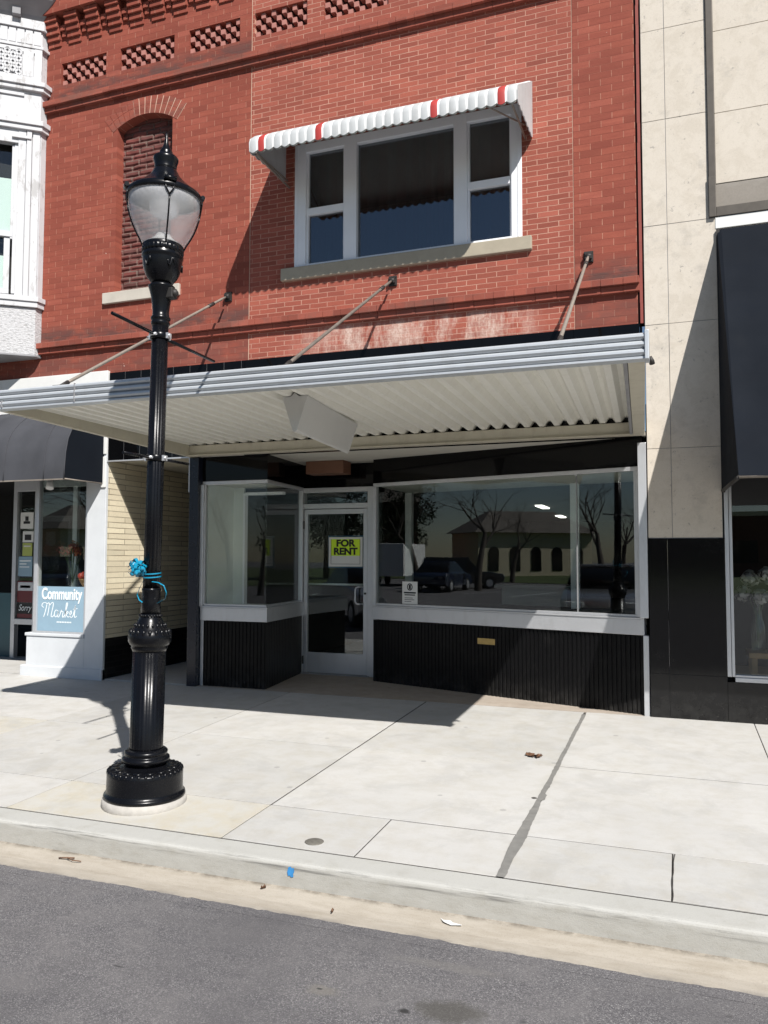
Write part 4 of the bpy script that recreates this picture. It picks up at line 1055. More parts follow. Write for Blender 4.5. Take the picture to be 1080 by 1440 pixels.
mb = MB(); mb.box(-7.50, -7.44, 8.9, 8.96, 1.08, 2.6); mb.box(-7.44, -6.62, 8.9, 8.96, 1.98, 2.06); mb.box(-7.44, -6.62, 8.9, 8.96, 2.36, 2.44); mb.box(-7.40, -7.36, 8.9, 8.95, 1.08, 1.98); mb.build('inner_frame', 'winframe', mk)
mb = MB(); mb.box(-7.12, -6.86, 8.98, 9.0, 1.30, 1.58); mb.box(-7.05, -6.90, 8.98, 9.0, 1.64, 1.84); mb.build('inner_notice', 'stucco', mk)
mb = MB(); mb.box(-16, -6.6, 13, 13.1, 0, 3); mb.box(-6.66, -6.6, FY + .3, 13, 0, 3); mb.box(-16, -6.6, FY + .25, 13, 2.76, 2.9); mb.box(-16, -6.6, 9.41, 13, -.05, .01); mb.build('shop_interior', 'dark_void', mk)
# painted decal with its writing
dc = MB().box(-7.604, -6.876, FY + .004, FY + .0085, .561, 1.118).build('window_decal', 'decal', mk)
t = text('lettering', 'Community', .198, (-7.232, FY + .000, .960), (1, 0, 0), (0, 0, 1), 'white', None, .0015, .005, 0, .66); t.parent = dc
t = text('lettering_shade', 'Community', .205, (-7.224, FY + .0028, .917), (1, 0, 0), (0, 0, 1), simple('teal_shade', (.10, .38, .44), .5), None, .001, .005, 0, .66) if False else None
def stroke(mb, pts, w, x0, z0, s, y):
    # a flat pen stroke through smoothed points
    P = [Vector((x0 + p[0] * s, z0 + p[1] * s)) for p in pts]; out = []
    for i in range(len(P) - 1):
        p0, p1, p2, p3 = P[max(i - 1, 0)], P[i], P[i + 1], P[min(i + 2, len(P) - 1)]
        for k in range(6):
            t = k / 6; out.append(.5 * ((2 * p1) + (p2 - p0) * t + (2 * p0 - 5 * p1 + 4 * p2 - p3) * t * t + (3 * p1 - p0 - 3 * p2 + p3) * t ** 3))
    out.append(P[-1]); L = []
    for i, p in enumerate(out):
        d = (out[min(i + 1, len(out) - 1)] - out[max(i - 1, 0)]).normalized(); n = Vector((-d.y, d.x)) * w * (.65 + .5 * abs(d.y)); L.append((p + n, p - n))
    for (a, b), (c, d) in zip(L, L[1:]): mb.face([(a.x, y, a.y), (c.x, y, c.y), (d.x, y, d.y), (b.x, y, b.y)])
mb = MB()
letters = [
    [(-.35, .75), (-.55, .9), (-.45, 1.1), (-.2, 1.15), (-.05, 1.0), (-.2, .4), (-.35, 0)], [(-.05, 1.0), (.15, 1.15), (.2, .9), (.05, .1)], [(.2, .9), (.5, 1.18), (.62, 1.05), (.5, .5), (.42, .1), (.55, .02), (.72, .2)],
    [(1.1, .5), (.9, .58), (.75, .35), (.82, .05), (1.0, .1), (1.15, .5), (1.08, .1), (1.18, .02), (1.32, .25)],
    [(1.32, .25), (1.45, .58), (1.5, .45), (1.62, .45), (1.55, .1), (1.65, .02), (1.8, .25)],
    [(1.8, .25), (2.0, .9), (2.05, 1.15), (1.93, 1.1), (1.85, .4), (1.82, 0)], [(1.85, .25), (2.05, .5), (2.12, .38), (1.95, .25), (2.1, .05), (2.25, .1)],
    [(2.25, .15), (2.45, .35), (2.42, .55), (2.3, .4), (2.33, .08), (2.5, .04), (2.65, .25)],
    [(2.65, .25), (2.85, 1.0), (2.75, .3), (2.8, .03), (2.98, .15)], [(2.6, .68), (3.05, .74)]]
for L in letters: stroke(mb, L, .0050, -7.455, .735, .155, FY + .0030)
o = mb.build('script_lettering', 'white', None); o.parent = dc
mb = MB()
for k in range(9): mb.box(-7.30 + k * .026, -7.283 + k * .026, FY + .002, FY + .0035, .668, .684)
o = mb.build('small_print', 'white', None); o.parent = dc
# things in the market window and on its sidelight
def poster(x0, x1, z0, z1, mat, label, marks, cat='poster'):
    o = MB().box(x0, x1, 9.250, 9.256, z0, z1).build('poster', mat, None); tag(o, label, cat, 'papers on the market sidelight')
    for i, (a, b, c, d, m) in enumerate(marks):
        w, h = x1 - x0, z1 - z0; MB().box(x0 + a * w, x0 + b * w, 9.246, 9.249, z0 + c * h, z0 + d * h).build('print', m, o)
    return o
poster(-9.11, -8.87, 1.90, 2.14, 'paper', 'white paper with a black emblem, topmost on the market sidelight', [(.25, .75, .30, .45, 'ink'), (.38, .62, .48, .75, 'ink')])
poster(-9.06, -8.86, 1.70, 1.86, 'paper', 'small white paper with a dark picture below the emblem sheet', [(.2, .8, .2, .7, 'ink')])
poster(-9.06, -8.88, 1.50, 1.69, simple('olive_print', (.40, .45, .12), .6), 'small olive green flyer on the market sidelight', [(.15, .85, .7, .8, 'paper')])
poster(-9.13, -8.87, 1.20, 1.49, 'decal', 'pale blue poster on the market sidelight above the red one', [(.1, .9, .75, .82, 'white'), (.1, .6, .6, .66, 'white'), (.1, .8, .45, .5, 'white')])
poster(-9.14, -8.83, .82, 1.13, 'dark_red_print', 'dark red and white poster low on the market sidelight', [(.05, .95, .55, .95, 'stucco'), (.2, .8, .68, .80, 'ink')])
sr = poster(-9.14, -8.83, .59, .80, 'ink', 'black notice with white script at the foot of the sidelight', [(.05, .95, .02, .3, 'dark_red_print' if 'dark_red_print' in MT else 'awn_red')])
t = text('lettering', 'Sorry', .13, (-8.985, 9.244, .70), (1, 0, 0), (0, 0, 1), 'white', None, .001, .0, .35, .8); t.parent = sr
def blossom(mb, c, r, n, seed, mi=0):
    rr = random.Random(seed)
    for k in range(n):
        d = Vector((rr.gauss(0, 1), rr.gauss(0, 1), rr.gauss(0, 1) + .3)).normalized(); p = Vector(c) + d * r * rr.uniform(.55, 1); u = d.orthogonal().normalized(); w = d.cross(u)
        s = r * rr.uniform(.25, .45); a = rr.uniform(0, 6.28); e1 = (u * math.cos(a) + w * math.sin(a)) * s; e2 = d.cross(e1).normalized() * s * .8 + d * s * .3
        mb.face([p - e1, p - e2 * .7, p + e1, p + e2], mi)
MT['redflower'] = simple('red_petals', (.38, .03, .045), .6, var=.3); MT['orangeflower'] = simple('orange_petals', (.45, .12, .04), .6, var=.3)
MT['greyflower'] = simple('grey_petals', (.50, .46, .46), .7, var=.2); MT['green'] = simple('leaf_green', (.06, .10, .035), .6, var=.3)
MT['fruit_red'] = simple('red_fruit', (.40, .05, .03), .4); MT['fruit_cream'] = simple('cream_gourd', (.62, .50, .34), .5); MT['wicker'] = simple('wicker', (.33, .17, .07), .7, var=.4, nscale=60, bump=.5)
fl = empty('flower_vase', (-7.45, 8.5, .86), 'red and orange bouquet in a glass vase in the market window', 'flowers')
mb = MB()
for k in range(12):
    a = rnd.uniform(0, 6.28); r = rnd.uniform(.02, .17); blossom(mb, (-7.47 + r * math.cos(a), 8.5 + r * math.sin(a), 1.36 + rnd.uniform(-.07, .07)), .055, 26, k, k % 3 == 0)
mb.build('blossoms', ['redflower', 'orangeflower'], fl)
mb = MB()
for k in range(14):
    a = rnd.uniform(0, 6.28); mb.tube([(-7.47, 8.5, .90), (-7.47 + .05 * math.cos(a), 8.5 + .05 * math.sin(a), 1.12), (-7.47 + .14 * math.cos(a), 8.5 + .14 * math.sin(a), 1.36)], .004, 5)
mb.build('stems', 'green', fl)
MB().lathe([(.05, .862), (.055, .90), (.062, 1.0), (.058, 1.1), (.068, 1.16)], (-7.47, 8.5), 24, cap=False).build('vase', 'glass', fl)
bk = empty('gourd_basket', (-7.08, 8.40, .86), 'wicker basket of gourds and red fruit in the market window', 'basket')
MB().lathe([(.10, .862), (.15, .95), (.16, .97), (.15, .97), (.09, .88)], (-7.08, 8.40), 24).build('basket', 'wicker', bk)
mb = MB()
for k in range(9): mb.ball((-7.08 + rnd.uniform(-.1, .1), 8.40 + rnd.uniform(-.09, .09), 1.0 + rnd.uniform(-.01, .03)), .045, mi=rnd.choice((0, 0, 1)), seg=10, rings=6)
mb.ball((-7.04, 8.37, 1.08), .05, sz=1.7, mi=1, seg=10, rings=6)
mb.build('fruit', ['fruit_red', 'fruit_cream'], bk)
for o_ in (fl, bk): o_.location.z += .24
sp = empty('spot_lamp', (-7.37, 7.95, 2.47), 'small white spotlight clipped under the charcoal market awning', 'spotlight')
MB().tube([(-7.39, 7.97, 2.46), (-7.36, 7.93, 2.345)], [.030, .048], 14).build('lamp_head', 'stuccowhite', sp); MB().tube([(-7.42, 8.0, 2.55), (-7.39, 7.97, 2.46)], .010).build('bracket', 'stuccowhite', sp)
# charcoal awning of the market
ma = empty('market_awning', (-8, FY, 2.4), 'faded charcoal canvas awning with rounded front over the market window', 'awning')
pr = [(8.03, 3.34), (7.86, 3.30), (7.70, 3.22), (7.56, 3.11), (7.45, 2.99), (7.385, 2.86), (7.35, 2.70), (7.335, 2.52), (7.332, 2.385)]
mb = MB(); xsn = [-6.60 - .30 * i for i in range(20)]
for xa, xb in zip(xsn, xsn[1:]):
    for k in range(4):
        u0, u1 = k / 4, (k + 1) / 4
        sg = lambda u, j: .008 * math.sin(math.pi * u) * (1 if 1 < j < 8 else 0)
        for j in range(len(pr) - 1):
            f = lambda u, j: (xa + (xb - xa) * u, pr[j][0] + sg(u, j), pr[j][1] - sg(u, j))
            mb.face([f(u0, j), f(u1, j), f(u1, j + 1), f(u0, j + 1)], 0, True)
mb.build('canvas', 'darkgreyfab', ma)
mb = MB()
for xq in xsn[1::2]: mb.tube([(xq, y - .003, z + .002) for y, z in pr], .006, 6)
mb.tube([(-6.602, y - .002, z + .001) for y, z in pr], .008, 6); mb.build('seam_piping', 'darkgreyfab', ma)
mb = MB(); mb.face([(-6.602, y, z) for y, z in pr] + [(-6.602, 8.03, 2.385)]); o = mb.build('awning_end', 'blackfab', ma)
mb = MB(); mb.box(-12.3, -6.6, 7.33, 7.345, 2.376, 2.392); mb.tube([(-6.61, 7.34, 2.39), (-6.61, 8.02, 2.39)], .010); mb.build('awning_rail', 'rodgrey', ma)

# ================================================================== STONE BUILDING
st = empty('stone_building', (2.5, FY + 1, 0), 'tan limestone clad building with black granite base beside the red brick shop', 'building')
mb = MB(); g = .0025
zs = [1.683, 2.535, 3.735, 4.708, 5.752, 6.665, 7.68, 8.69, 9.7]
for (xa, xb) in ((-.258, -.040), (-.040, .338)):
    for a, b in zip(zs, zs[1:]):
        if xb > .3 and b < 4.8: xb = .398
        elif xb > .3: xb = .338
        mb.box(xa + g, xb - g, FY - .015 + rnd.uniform(-.0015, .0015), FY + .06, a + g, b - g)
mb.build('cladding', 'stone', st, bevel=.002)
bx('joint_fill', 'corngrey', st, -.257, .40, FY - .010, FY + .08, 1.66, 9.7)
mb = MB()
for xa, xb in ((.402, 1.62), (1.62, 2.85), (2.85, 4.1), (4.1, 5.4)):
    for a, b in ((5.045, 5.735), (5.735, 6.545), (6.545, 7.5), (7.5, 8.6), (8.6, 9.7)): mb.box(xa + g, xb - g, FY + .012, FY + .08, a + g, b - g)
mb.build('panel', 'stone', st, bevel=.002)
MT['greystone'] = brick('grey_spandrel', (.30, .27, .235), (.27, .25, .22), (.2, .18, .16), bw=3, bh=3, ms=.001, bumps=.2, grime=.3, grime_col=(.55, .52, .48))
bx('spandrel', 'greystone', st, .402, 5.4, FY + .018, FY + .08, 4.81, 5.043)
mb = MB(); mb.box(.339, .401, FY - .035, FY + .06, 4.715, 9.7); mb.box(.401, 5.4, FY - .030, FY + .06, 4.715, 4.808); mb.box(.336, .40, FY - .045, FY - .036, 4.71, 5.10); mb.build('bronze_trim', 'bronze', st, bevel=.004)
bx('white_band', 'stuccowhite', st, .39, 5.4, FY - .02, FY + .06, 4.60, 4.712, bevel=.004)
mb = MB()
for xa, xb in ((-.258, -.087), (-.087, .412)): mb.box(xa + .0008, xb - .0008, FY - .018, FY + .06, .41, 1.678); mb.box(xa + .0008, xb - .0008, FY - .018, FY + .06, -.03, .4085)
x = .412
while x < 5.3: mb.box(x + .0015, x + .8985, FY - .018, FY + .06, -.03, .362); x += .90
mb.build('granite_base', 'granite', st, bevel=.0015)
bx('wall_core', 'dark_void', st, -.255, 6, FY + .085, FY + .3, 2.4, 9.7)
wn = empty('shop_window', (0, 0, 0)); wn.parent = st; wn.matrix_parent_inverse = Matrix.Translation(-st.location)
sub(MB().box(.413, .448, FY - .02, FY + .08, .41, 2.6), 'jamb', 'alum', wn, .003); sub(MB().box(.452, .478, FY - .012, FY + .07, .41, 2.6), 'jamb', 'alum', wn, .003)
sub(MB().box(.478, 5.3, FY - .015, FY + .09, .364, .405), 'sill', 'alum', wn, .004); sub(MB().box(.478, 5.3, FY - .005, FY + .06, .406, .428), 'sill', 'alum', wn, .003)
sub(MB().box(.478, 5.3, FY + .0, FY + .08, 1.98, 2.6), 'header', 'ink', wn)
sub(MB().box(.478, 5.3, FY + .03, FY + .038, .428, 1.98), 'pane', 'glass', wn)
mb = MB(); mb.box(.42, 6, 14, 14.1, 0, 3); mb.box(.35, .415, FY + .09, 14, 0, 3); mb.box(.4, 6, FY + .09, 14, 2.5, 2.6); mb.box(.42, 6, FY + .09, 14, .0, .05); mb.build('shop_interior', 'dark_void', st)
mb = MB(); mb.box(.478, 5.3, FY + .09, 9.2, .33, .375); mb.build('display_floor', 'wood', st)
ba = empty('black_awning', (2.5, FY, 2.1), 'tall black canvas awning over the stone building shop window', 'awning')
AXL = .405; PJ = 1.33; ZB, ZT = 2.118, 4.585
mb = MB(); fr_ = lambda x: FY - PJ + .006 * math.sin(x * 3)
NU, NV = 70, 36
def cv(i, j):
    u, v = i / NU, j / NV; x0 = AXL + .035 + .015 * v; x = x0 + (5.2 - x0) * u; edge = min(1, u * 40)
    sag = .030 * math.sin(math.pi * v) * edge; wr = (.016 * v ** 3) * noise.noise((x * 5.0, v * 3.5, 1.7)) + .010 * v ** 2 * math.sin(x * 9 + 5 * v)
    return (x, FY - .03 - (PJ - .03) * v + (sag + wr * edge) * .88, ZT + (ZB - ZT) * v + (sag + wr * edge) * -.47)
for i in range(NU):
    for j in range(NV): mb.face([cv(i, j), cv(i + 1, j), cv(i + 1, j + 1), cv(i, j + 1)], 0, True)
mb.build('canvas_front', 'blackfab', ba)
mb = MB(); mb.face([(AXL, FY - .02, ZT), (AXL + .035, FY - .03, ZT), (AXL + .05, FY - PJ, ZB), (AXL - .01, FY - .02, ZB - .005)]); mb.build('canvas_side', 'blackfab', ba)
mb = MB(); mb.tube([(AXL + .05, FY - PJ, ZB), (5.2, FY - PJ, ZB)], .010); mb.build('awning_rail', 'rodgrey', ba)
mb = MB(); mb.tube([(AXL, FY - .02, ZB), (AXL + .05, FY - PJ, ZB)], .016); mb.box(AXL - .01, AXL + .02, FY - .04, FY - .02, 2.10, ZT); mb.build('awning_frame', 'darkiron', ba)
fv = empty('glass_vase', (.70, 8.55, .376), 'tall glass vase of grey white blooms on a wooden stool in the stone building window', 'flowers')
for c in ((.66, 8.55, 1.29), (.80, 8.5, 1.33), (.60, 8.58, 1.14), (.74, 8.48, 1.12), (.92, 8.6, 1.2)):
    mb = MB(); blossom(mb, c, .085, 60, int(c[0] * 100)); mb.build('bloom', 'greyflower', fv)
MB().lathe([(.055, .60), (.065, .68), (.062, .84), (.035, .94), (.036, 1.02), (.045, 1.04)], (.72, 8.55), 24, cap=False).build('vase', 'glass', fv)
mb = MB()
for k in range(6): a = k * 1.05; mb.tube([(.72, 8.55, .63), (.72 + .015 * math.cos(a), 8.55, .95), (.72 + .1 * math.cos(a), 8.55 + .08 * math.sin(a), 1.18)], .005, 5)
mb.build('stems', 'green', fv)
so = empty('wooden_stool', (.78, 8.55, .376), 'low tan wooden stool under the glass vase', 'stool')
MB().box(.62, 1.05, 8.36, 8.75, .545, .598).build('seat', 'wood', so, .006)
for x in (.64, .97):
    for y in (8.38, 8.68): MB().box(x, x + .055, y, y + .055, .377, .544).build('leg', 'wood', so, .004)

# ================================================================== STREET LAMP
LX, LY = -3.277, 4.435; LZ = gz(LY)
lamp = empty('street_lamp', (LX, LY, LZ), 'black cast iron street lamp with acorn globe standing near the kerb', 'street lamp')
c = (LX, LY)
def L(name, prof, mat='lamp', seg=64, flute=None, par=lamp, cap=True): return MB().lathe(prof, c, seg, flute, cap=cap).build(name, mat, par)
b0 = -.085
pad = MB().lathe([(.262, LZ - .03), (.268, LZ + .012), (.262, LZ + .045), (.24, LZ + .05)], c, 40)
pad = pad.build('grout_pad', 'pad', lamp)
base = L('base', [(.255, -.046), (.258, -.035), (.254, -.022), (.244, -.018), (.240, .0), (.239, .095), (.240, .118), (.232, .128), (.20, .135), (.150, .142), (.132, .152)])
mb = MB()
for k in range(34): a = 2 * math.pi * k / 34; mb.ball((LX + .224 * math.cos(a), LY + .224 * math.sin(a), .118), .0185, sz=1.0, seg=8, rings=5)
for k in range(16): a = 2 * math.pi * k / 16; mb.ball((LX + .182 * math.cos(a), LY + .182 * math.sin(a), .134), .034, sz=.30, seg=8, rings=5)
mb.build('leaf_beading', 'lamp', base)
L('base_moulding', [(.132, .145), (.128, .165), (.145, .172), (.152, .185), (.150, .200), (.138, .208), (.128, .215), (.136, .224), (.138, .238), (.128, .248), (.112, .256)])
L('pedestal', [(.108, .25), (.106, .27), (.106, .9)], seg=160, flute=(.268, .88, 24, .030))
cap_ = L('pedestal_cap', [(.106, .88), (.112, .895), (.118, .905), (.112, .915), (.125, .925), (.136, .945), (.138, .975), (.132, 1.0), (.118, 1.02), (.105, 1.035), (.098, 1.05), (.082, 1.075), (.070, 1.10), (.066, 1.125)])
mb = MB()
for k in range(22): a = 2 * math.pi * k / 22; mb.ball((LX + .068 * math.cos(a), LY + .068 * math.sin(a), 1.112), .0095, seg=7, rings=4)
for k in range(20): a = 2 * math.pi * k / 20; mb.ball((LX + .124 * math.cos(a), LY + .124 * math.sin(a), 1.0), .0135, sz=2.0, seg=8, rings=5)
for k in range(20): a = 2 * math.pi * (k + .5) / 20; mb.ball((LX + .097 * math.cos(a), LY + .097 * math.sin(a), 1.045), .0105, sz=1.8, seg=8, rings=5)
mb.build('acanthus_ornament', 'lamp', cap_)
L('lower_sleeve', [(.064, 1.11), (.062, 1.20), (.060, 1.27), (.062, 1.276), (.062, 1.288), (.056, 1.292)], seg=48)
L('shaft', [(.0565, 1.28), (.0555, 1.8), (.0535, 3.06)], seg=144, flute=(1.27, 3.04, 12, .08))
def collar(z):
    o = L('arm_collar', [(.060, z - .02), (.064, z - .016), (.064, z + .016), (.060, z + .02)], seg=32)
    for sx_ in (-1, 1):
        mb = MB(); mb.box(LX + sx_ * .064 - .012, LX + sx_ * .064 + .012, LY - .02, LY + .02, z - .018, z + .018); mb.tube([(LX + sx_ * .09, LY - .012, z), (LX + sx_ * .055, LY - .012, z)], .009, 8); mb.build('collar_bolt', 'alum', o)
    for sy in (-1, 1): MB().tube([(LX + .025, LY + sy * .075, z), (LX - .025, LY + sy * .075, z)], .010, 8).build('collar_bolt', 'alum', o)
    return o
cl = collar(2.965); MB().tube([(LX, 3.95, 2.985), (LX, 4.38, 2.968)], .011).build('banner_arm', 'lamp', cl); MB().tube([(LX, 4.49, 2.966), (LX, 5.10, 2.952)], .011).build('banner_arm', 'lamp', cl)
cl = collar(2.148); MB().tube([(LX, 4.10, 2.146), (LX, 4.38, 2.148)], .010).build('banner_arm', 'lamp', cl); MB().tube([(LX, 4.49, 2.149), (LX, 4.81, 2.152)], .010).build('banner_arm', 'lamp', cl)
L('shaft_capital', [(.052, 3.03), (.060, 3.045), (.063, 3.058), (.056, 3.068), (.064, 3.078), (.066, 3.090), (.056, 3.10), (.054, 3.13), (.058, 3.17), (.066, 3.225), (.078, 3.27), (.086, 3.295), (.087, 3.303), (.076, 3.312), (.068, 3.318), (.067, 3.326)], seg=48)
mb = MB(); mb.box(LX + .045, LX + .105, LY - .03, LY + .03, 3.215, 3.285); mb.ball((LX + .105, LY, 3.25), .026, seg=10, rings=6); mb.build('photocell', 'darkiron', lamp, bevel=.006)
cup = L('globe_cup', [(.068, 3.318), (.078, 3.335), (.098, 3.36), (.115, 3.395), (.125, 3.435), (.130, 3.475), (.131, 3.49), (.136, 3.497), (.136, 3.512), (.131, 3.52), (.133, 3.56), (.135, 3.575), (.128, 3.585), (.110, 3.585)])
L('cup_ribs', [(.1335, 3.524), (.1375, 3.528), (.1375, 3.558), (.1335, 3.563)], seg=168, flute=(3.5, 3.6, 28, .035), par=cup)
for k in range(5): a = 2 * math.pi * k / 5 - 1.75; MB().tube([(LX + .128 * math.cos(a + t) , LY + .128 * math.sin(a + t), 3.445 + .03 * math.sin(t * 18)) for t in [i * .035 - .2 for i in range(12)]], .006, 6).build('scroll_ornament', 'lamp', cup)
gp = [(.128, 3.578), (.146, 3.605), (.170, 3.645), (.192, 3.69), (.210, 3.74), (.224, 3.79), (.232, 3.84), (.234, 3.885), (.230, 3.925), (.214, 3.940)]
L('globe', gp, 'globe', 64, cap=False)
lid = L('lid', [(.225, 3.905), (.240, 3.893), (.247, 3.899), (.247, 3.922), (.239, 3.935), (.215, 3.950), (.175, 3.982), (.130, 4.022), (.098, 4.058), (.084, 4.086), (.076, 4.10)])
MB().lathe([(.120, 3.582), (.125, 3.590), (.095, 3.605), (.06, 3.635), (.045, 3.66), (.0, 3.662)], c, 32, cap=False).build('added_white_cone', 'boxwhite', lamp)  # white cone added inside the globe to brighten its foot
L('lamp_unit', [(.05, 3.78), (.09, 3.80), (.10, 3.86), (.10, 3.94)], 'alum', 32)
L('finial', [(.076, 4.098), (.072, 4.112), (.074, 4.14), (.082, 4.165), (.083, 4.182), (.070, 4.196), (.048, 4.205), (.042, 4.215), (.044, 4.225), (.036, 4.238), (.024, 4.262), (.016, 4.285), (.011, 4.32), (.008, 4.352), (.001, 4.364)], seg=40)
# cage straps following the globe
for k in range(4):
    a = math.atan2(-LY, -LX) + .12 + k * math.pi / 2; pts = []
    for r, z in [(.137, 3.57), (.150, 3.60), (.176, 3.645), (.198, 3.69), (.217, 3.74), (.231, 3.79), (.240, 3.84)]: pts.append((LX + r * math.cos(a), LY + r * math.sin(a), z))
    cg = MB().tube(pts, .0055, 8); e = pts[-1]; sd = Vector((-math.sin(a), math.cos(a), 0))
    for s_ in (-1, 1):
        t2 = Vector((LX + .246 * math.cos(a), LY + .246 * math.sin(a), 3.91)) + sd * .032 * s_; cg.tube([e, Vector(e) + (t2 - Vector(e)) * .5 + sd * .004 * s_, t2], .0055, 8)
    q = Vector((LX + .248 * math.cos(a), LY + .248 * math.sin(a), 3.945)); cg.tube([q - sd * .04, q + sd * .04], .016, 8)
    cg.build('cage_strap', 'lamp', lamp)
lamp.rotation_euler = (0, R(1.05), 0)

# ribbon bow tied to the lamp
bc = Vector((LX + .028 - .060, LY - .068, 1.418))
bow = empty('ribbon_bow', tuple(bc), 'curly teal gift bow tied around the street lamp shaft', 'bow')
mb = MB(); rr = random.Random(3)
for k in range(60):
    d = Vector((rr.gauss(0, 1), rr.gauss(0, 1), rr.gauss(0, 1))).normalized(); u = d.orthogonal().normalized(); w = d.cross(u).normalized(); ang = rr.uniform(0, 6.28); u2 = u * math.cos(ang) + w * math.sin(ang); w2 = d.cross(u2)
    prev = None; R0 = rr.uniform(.050, .072)
    for i in range(11):
        t = -math.pi * .5 + 2 * math.pi * i / 10; p = bc + d * (R0 * .55 + R0 * .45 * math.sin(t)) + u2 * (.017 * math.cos(t)); cur = (p - w2 * .0105, p + w2 * .0105)
        if prev: mb.face([prev[0], prev[1], cur[1], cur[0]], 0, True)
        prev = cur
mb.build('bow_loops', 'bow', bow)
mb = MB()
for z, r in ((1.385, .0600), (1.362, .0605)):
    ring = [(LX + .028 + r * math.cos(a), LY + r * math.sin(a), z + .006 * math.sin(a)) for a in [2 * math.pi * i / 28 for i in range(29)]]
    for p, q in zip(ring, ring[1:]): mb.face([p, q, (q[0], q[1], q[2] + .008), (p[0], p[1], p[2] + .008)], 0, True)
mb.build('ribbon_band', 'bow', bow)
mb = MB()
for pts in ([(.035, -.05, -.08), (.085, -.05, -.085), (.125, -.045, -.105), (.142, -.04, -.15), (.13, -.035, -.19), (.10, -.04, -.205), (.075, -.045, -.22)], [(-.03, -.04, -.06), (-.05, -.06, -.12), (-.07, -.06, -.165), (-.045, -.07, -.20), (-.02, -.07, -.215)]):
    P = [Vector((LX + .028 + x, LY + y, 1.415 + z)) for x, y, z in pts]
    for p, q in zip(P, P[1:]): mb.face([p + Vector((0, -.004, -.002)), q + Vector((0, -.004, -.002)), q + Vector((0, .004, .002)), p + Vector((0, .004, .002))], 0, True)
mb.build('ribbon_tail', 'bow', bow)

# ================================================================== SIGNS AND SMALL THINGS
fs = empty('for_rent_sign', (-3.89, YD - .02, 1.37), 'lime and white FOR RENT sign taped inside the shop door glass', 'sign')
X0, X1, ZS0, ZS1 = -4.122, -3.666, 1.375, 1.742
MB().box(X0 - .02, X1 + .012, YD + .0185, YD + .0225, ZS0 - .018, ZS1 + .022).build('sign_backing', 'signblue', fs)
MB().box(X0, X1, YD - .004, YD - .001, ZS0, ZS1).build('sign_board', 'paper', fs)
MB().box(X0 + .03, X1 - .03, YD - .0065, YD - .0045, ZS0 + .135, ZS1 - .024).build('lime_panel', 'lime', fs)
text('lettering', 'FOR', .115, ((X0 + X1) / 2, YD - .0085, 1.629), (1, 0, 0), (0, 0, 1), 'ink', fs, .001, .0055, 0, 1.15)
text('lettering', 'RENT', .115, ((X0 + X1) / 2, YD - .0085, 1.527), (1, 0, 0), (0, 0, 1), 'ink', fs, .001, .0055, 0, 1.12)
mb = MB()
for a in ((X0 + .03, X1 - .03, ZS0 + .030, ZS0 + .034), (X0 + .03, X0 + .034, ZS0 + .034, ZS1 - .024), (X1 - .034, X1 - .03, ZS0 + .034, ZS1 - .024)): mb.box(a[0], a[1], YD - .0085, YD - .0068, a[2], a[3])
mb.build('sign_border', 'ink', fs)
def on_glass(x, off): return onS(x, off - .012)
def glass_box(x0, x1, z0, z1, o0, o1):
    a, b, c_, d_ = on_glass(x0, o1), on_glass(x1, o1), on_glass(x1, o0), on_glass(x0, o0)
    return MB().hexa([(p.x, p.y, z0) for p in (a, b, c_, d_)] + [(p.x, p.y, z1) for p in (a, b, c_, d_)])
ntc = empty('window_notice', (-2.92, 8.82, .95), 'small white notice with black emblem taped low on the splayed window', 'notice')
glass_box(-3.022, -2.818, .952, 1.212, .001, .003).build('sheet', 'paper', ntc)
for i, (a, b, z0, z1) in enumerate(((-3.0, -2.84, 1.075, 1.092), (-2.99, -2.85, 1.052, 1.064), (-2.99, -2.88, 1.02, 1.026), (-2.99, -2.86, 1.0, 1.006), (-2.99, -2.90, .98, .986))): glass_box(a, b, z0, z1, .0032, .0042).build('print_line', 'ink', ntc)
mb = MB(); cx_ = -2.92
ringp = [on_glass(cx_ + .038 * math.cos(t), .0042) for t in [2 * math.pi * i / 20 for i in range(21)]]; ringi = [on_glass(cx_ + .026 * math.cos(t), .0042) for t in [2 * math.pi * i / 20 for i in range(21)]]
for i in range(20):
    t0, t1 = 2 * math.pi * i / 20, 2 * math.pi * (i + 1) / 20
    mb.face([(ringp[i].x, ringp[i].y, 1.15 + .042 * math.sin(t0)), (ringp[i + 1].x, ringp[i + 1].y, 1.15 + .042 * math.sin(t1)), (ringi[i + 1].x, ringi[i + 1].y, 1.15 + .03 * math.sin(t1)), (ringi[i].x, ringi[i].y, 1.15 + .03 * math.sin(t0))])
mb.build('emblem', 'ink', ntc)
glass_box(-2.934, -2.906, 1.125, 1.175, .0032, .0042).build('emblem', 'ink', ntc)

o = MB().lathe([(.052, gz(4.178) - .01), (.054, gz(4.178) + .003), (.050, gz(4.178) + .005), (.0, gz(4.178) + .004)], (-1.943, 4.178), 24, cap=False).build('valve_cover', 'iron', None); tag(o, 'small round rusty valve cover set in the pavement near the kerb', 'cover')
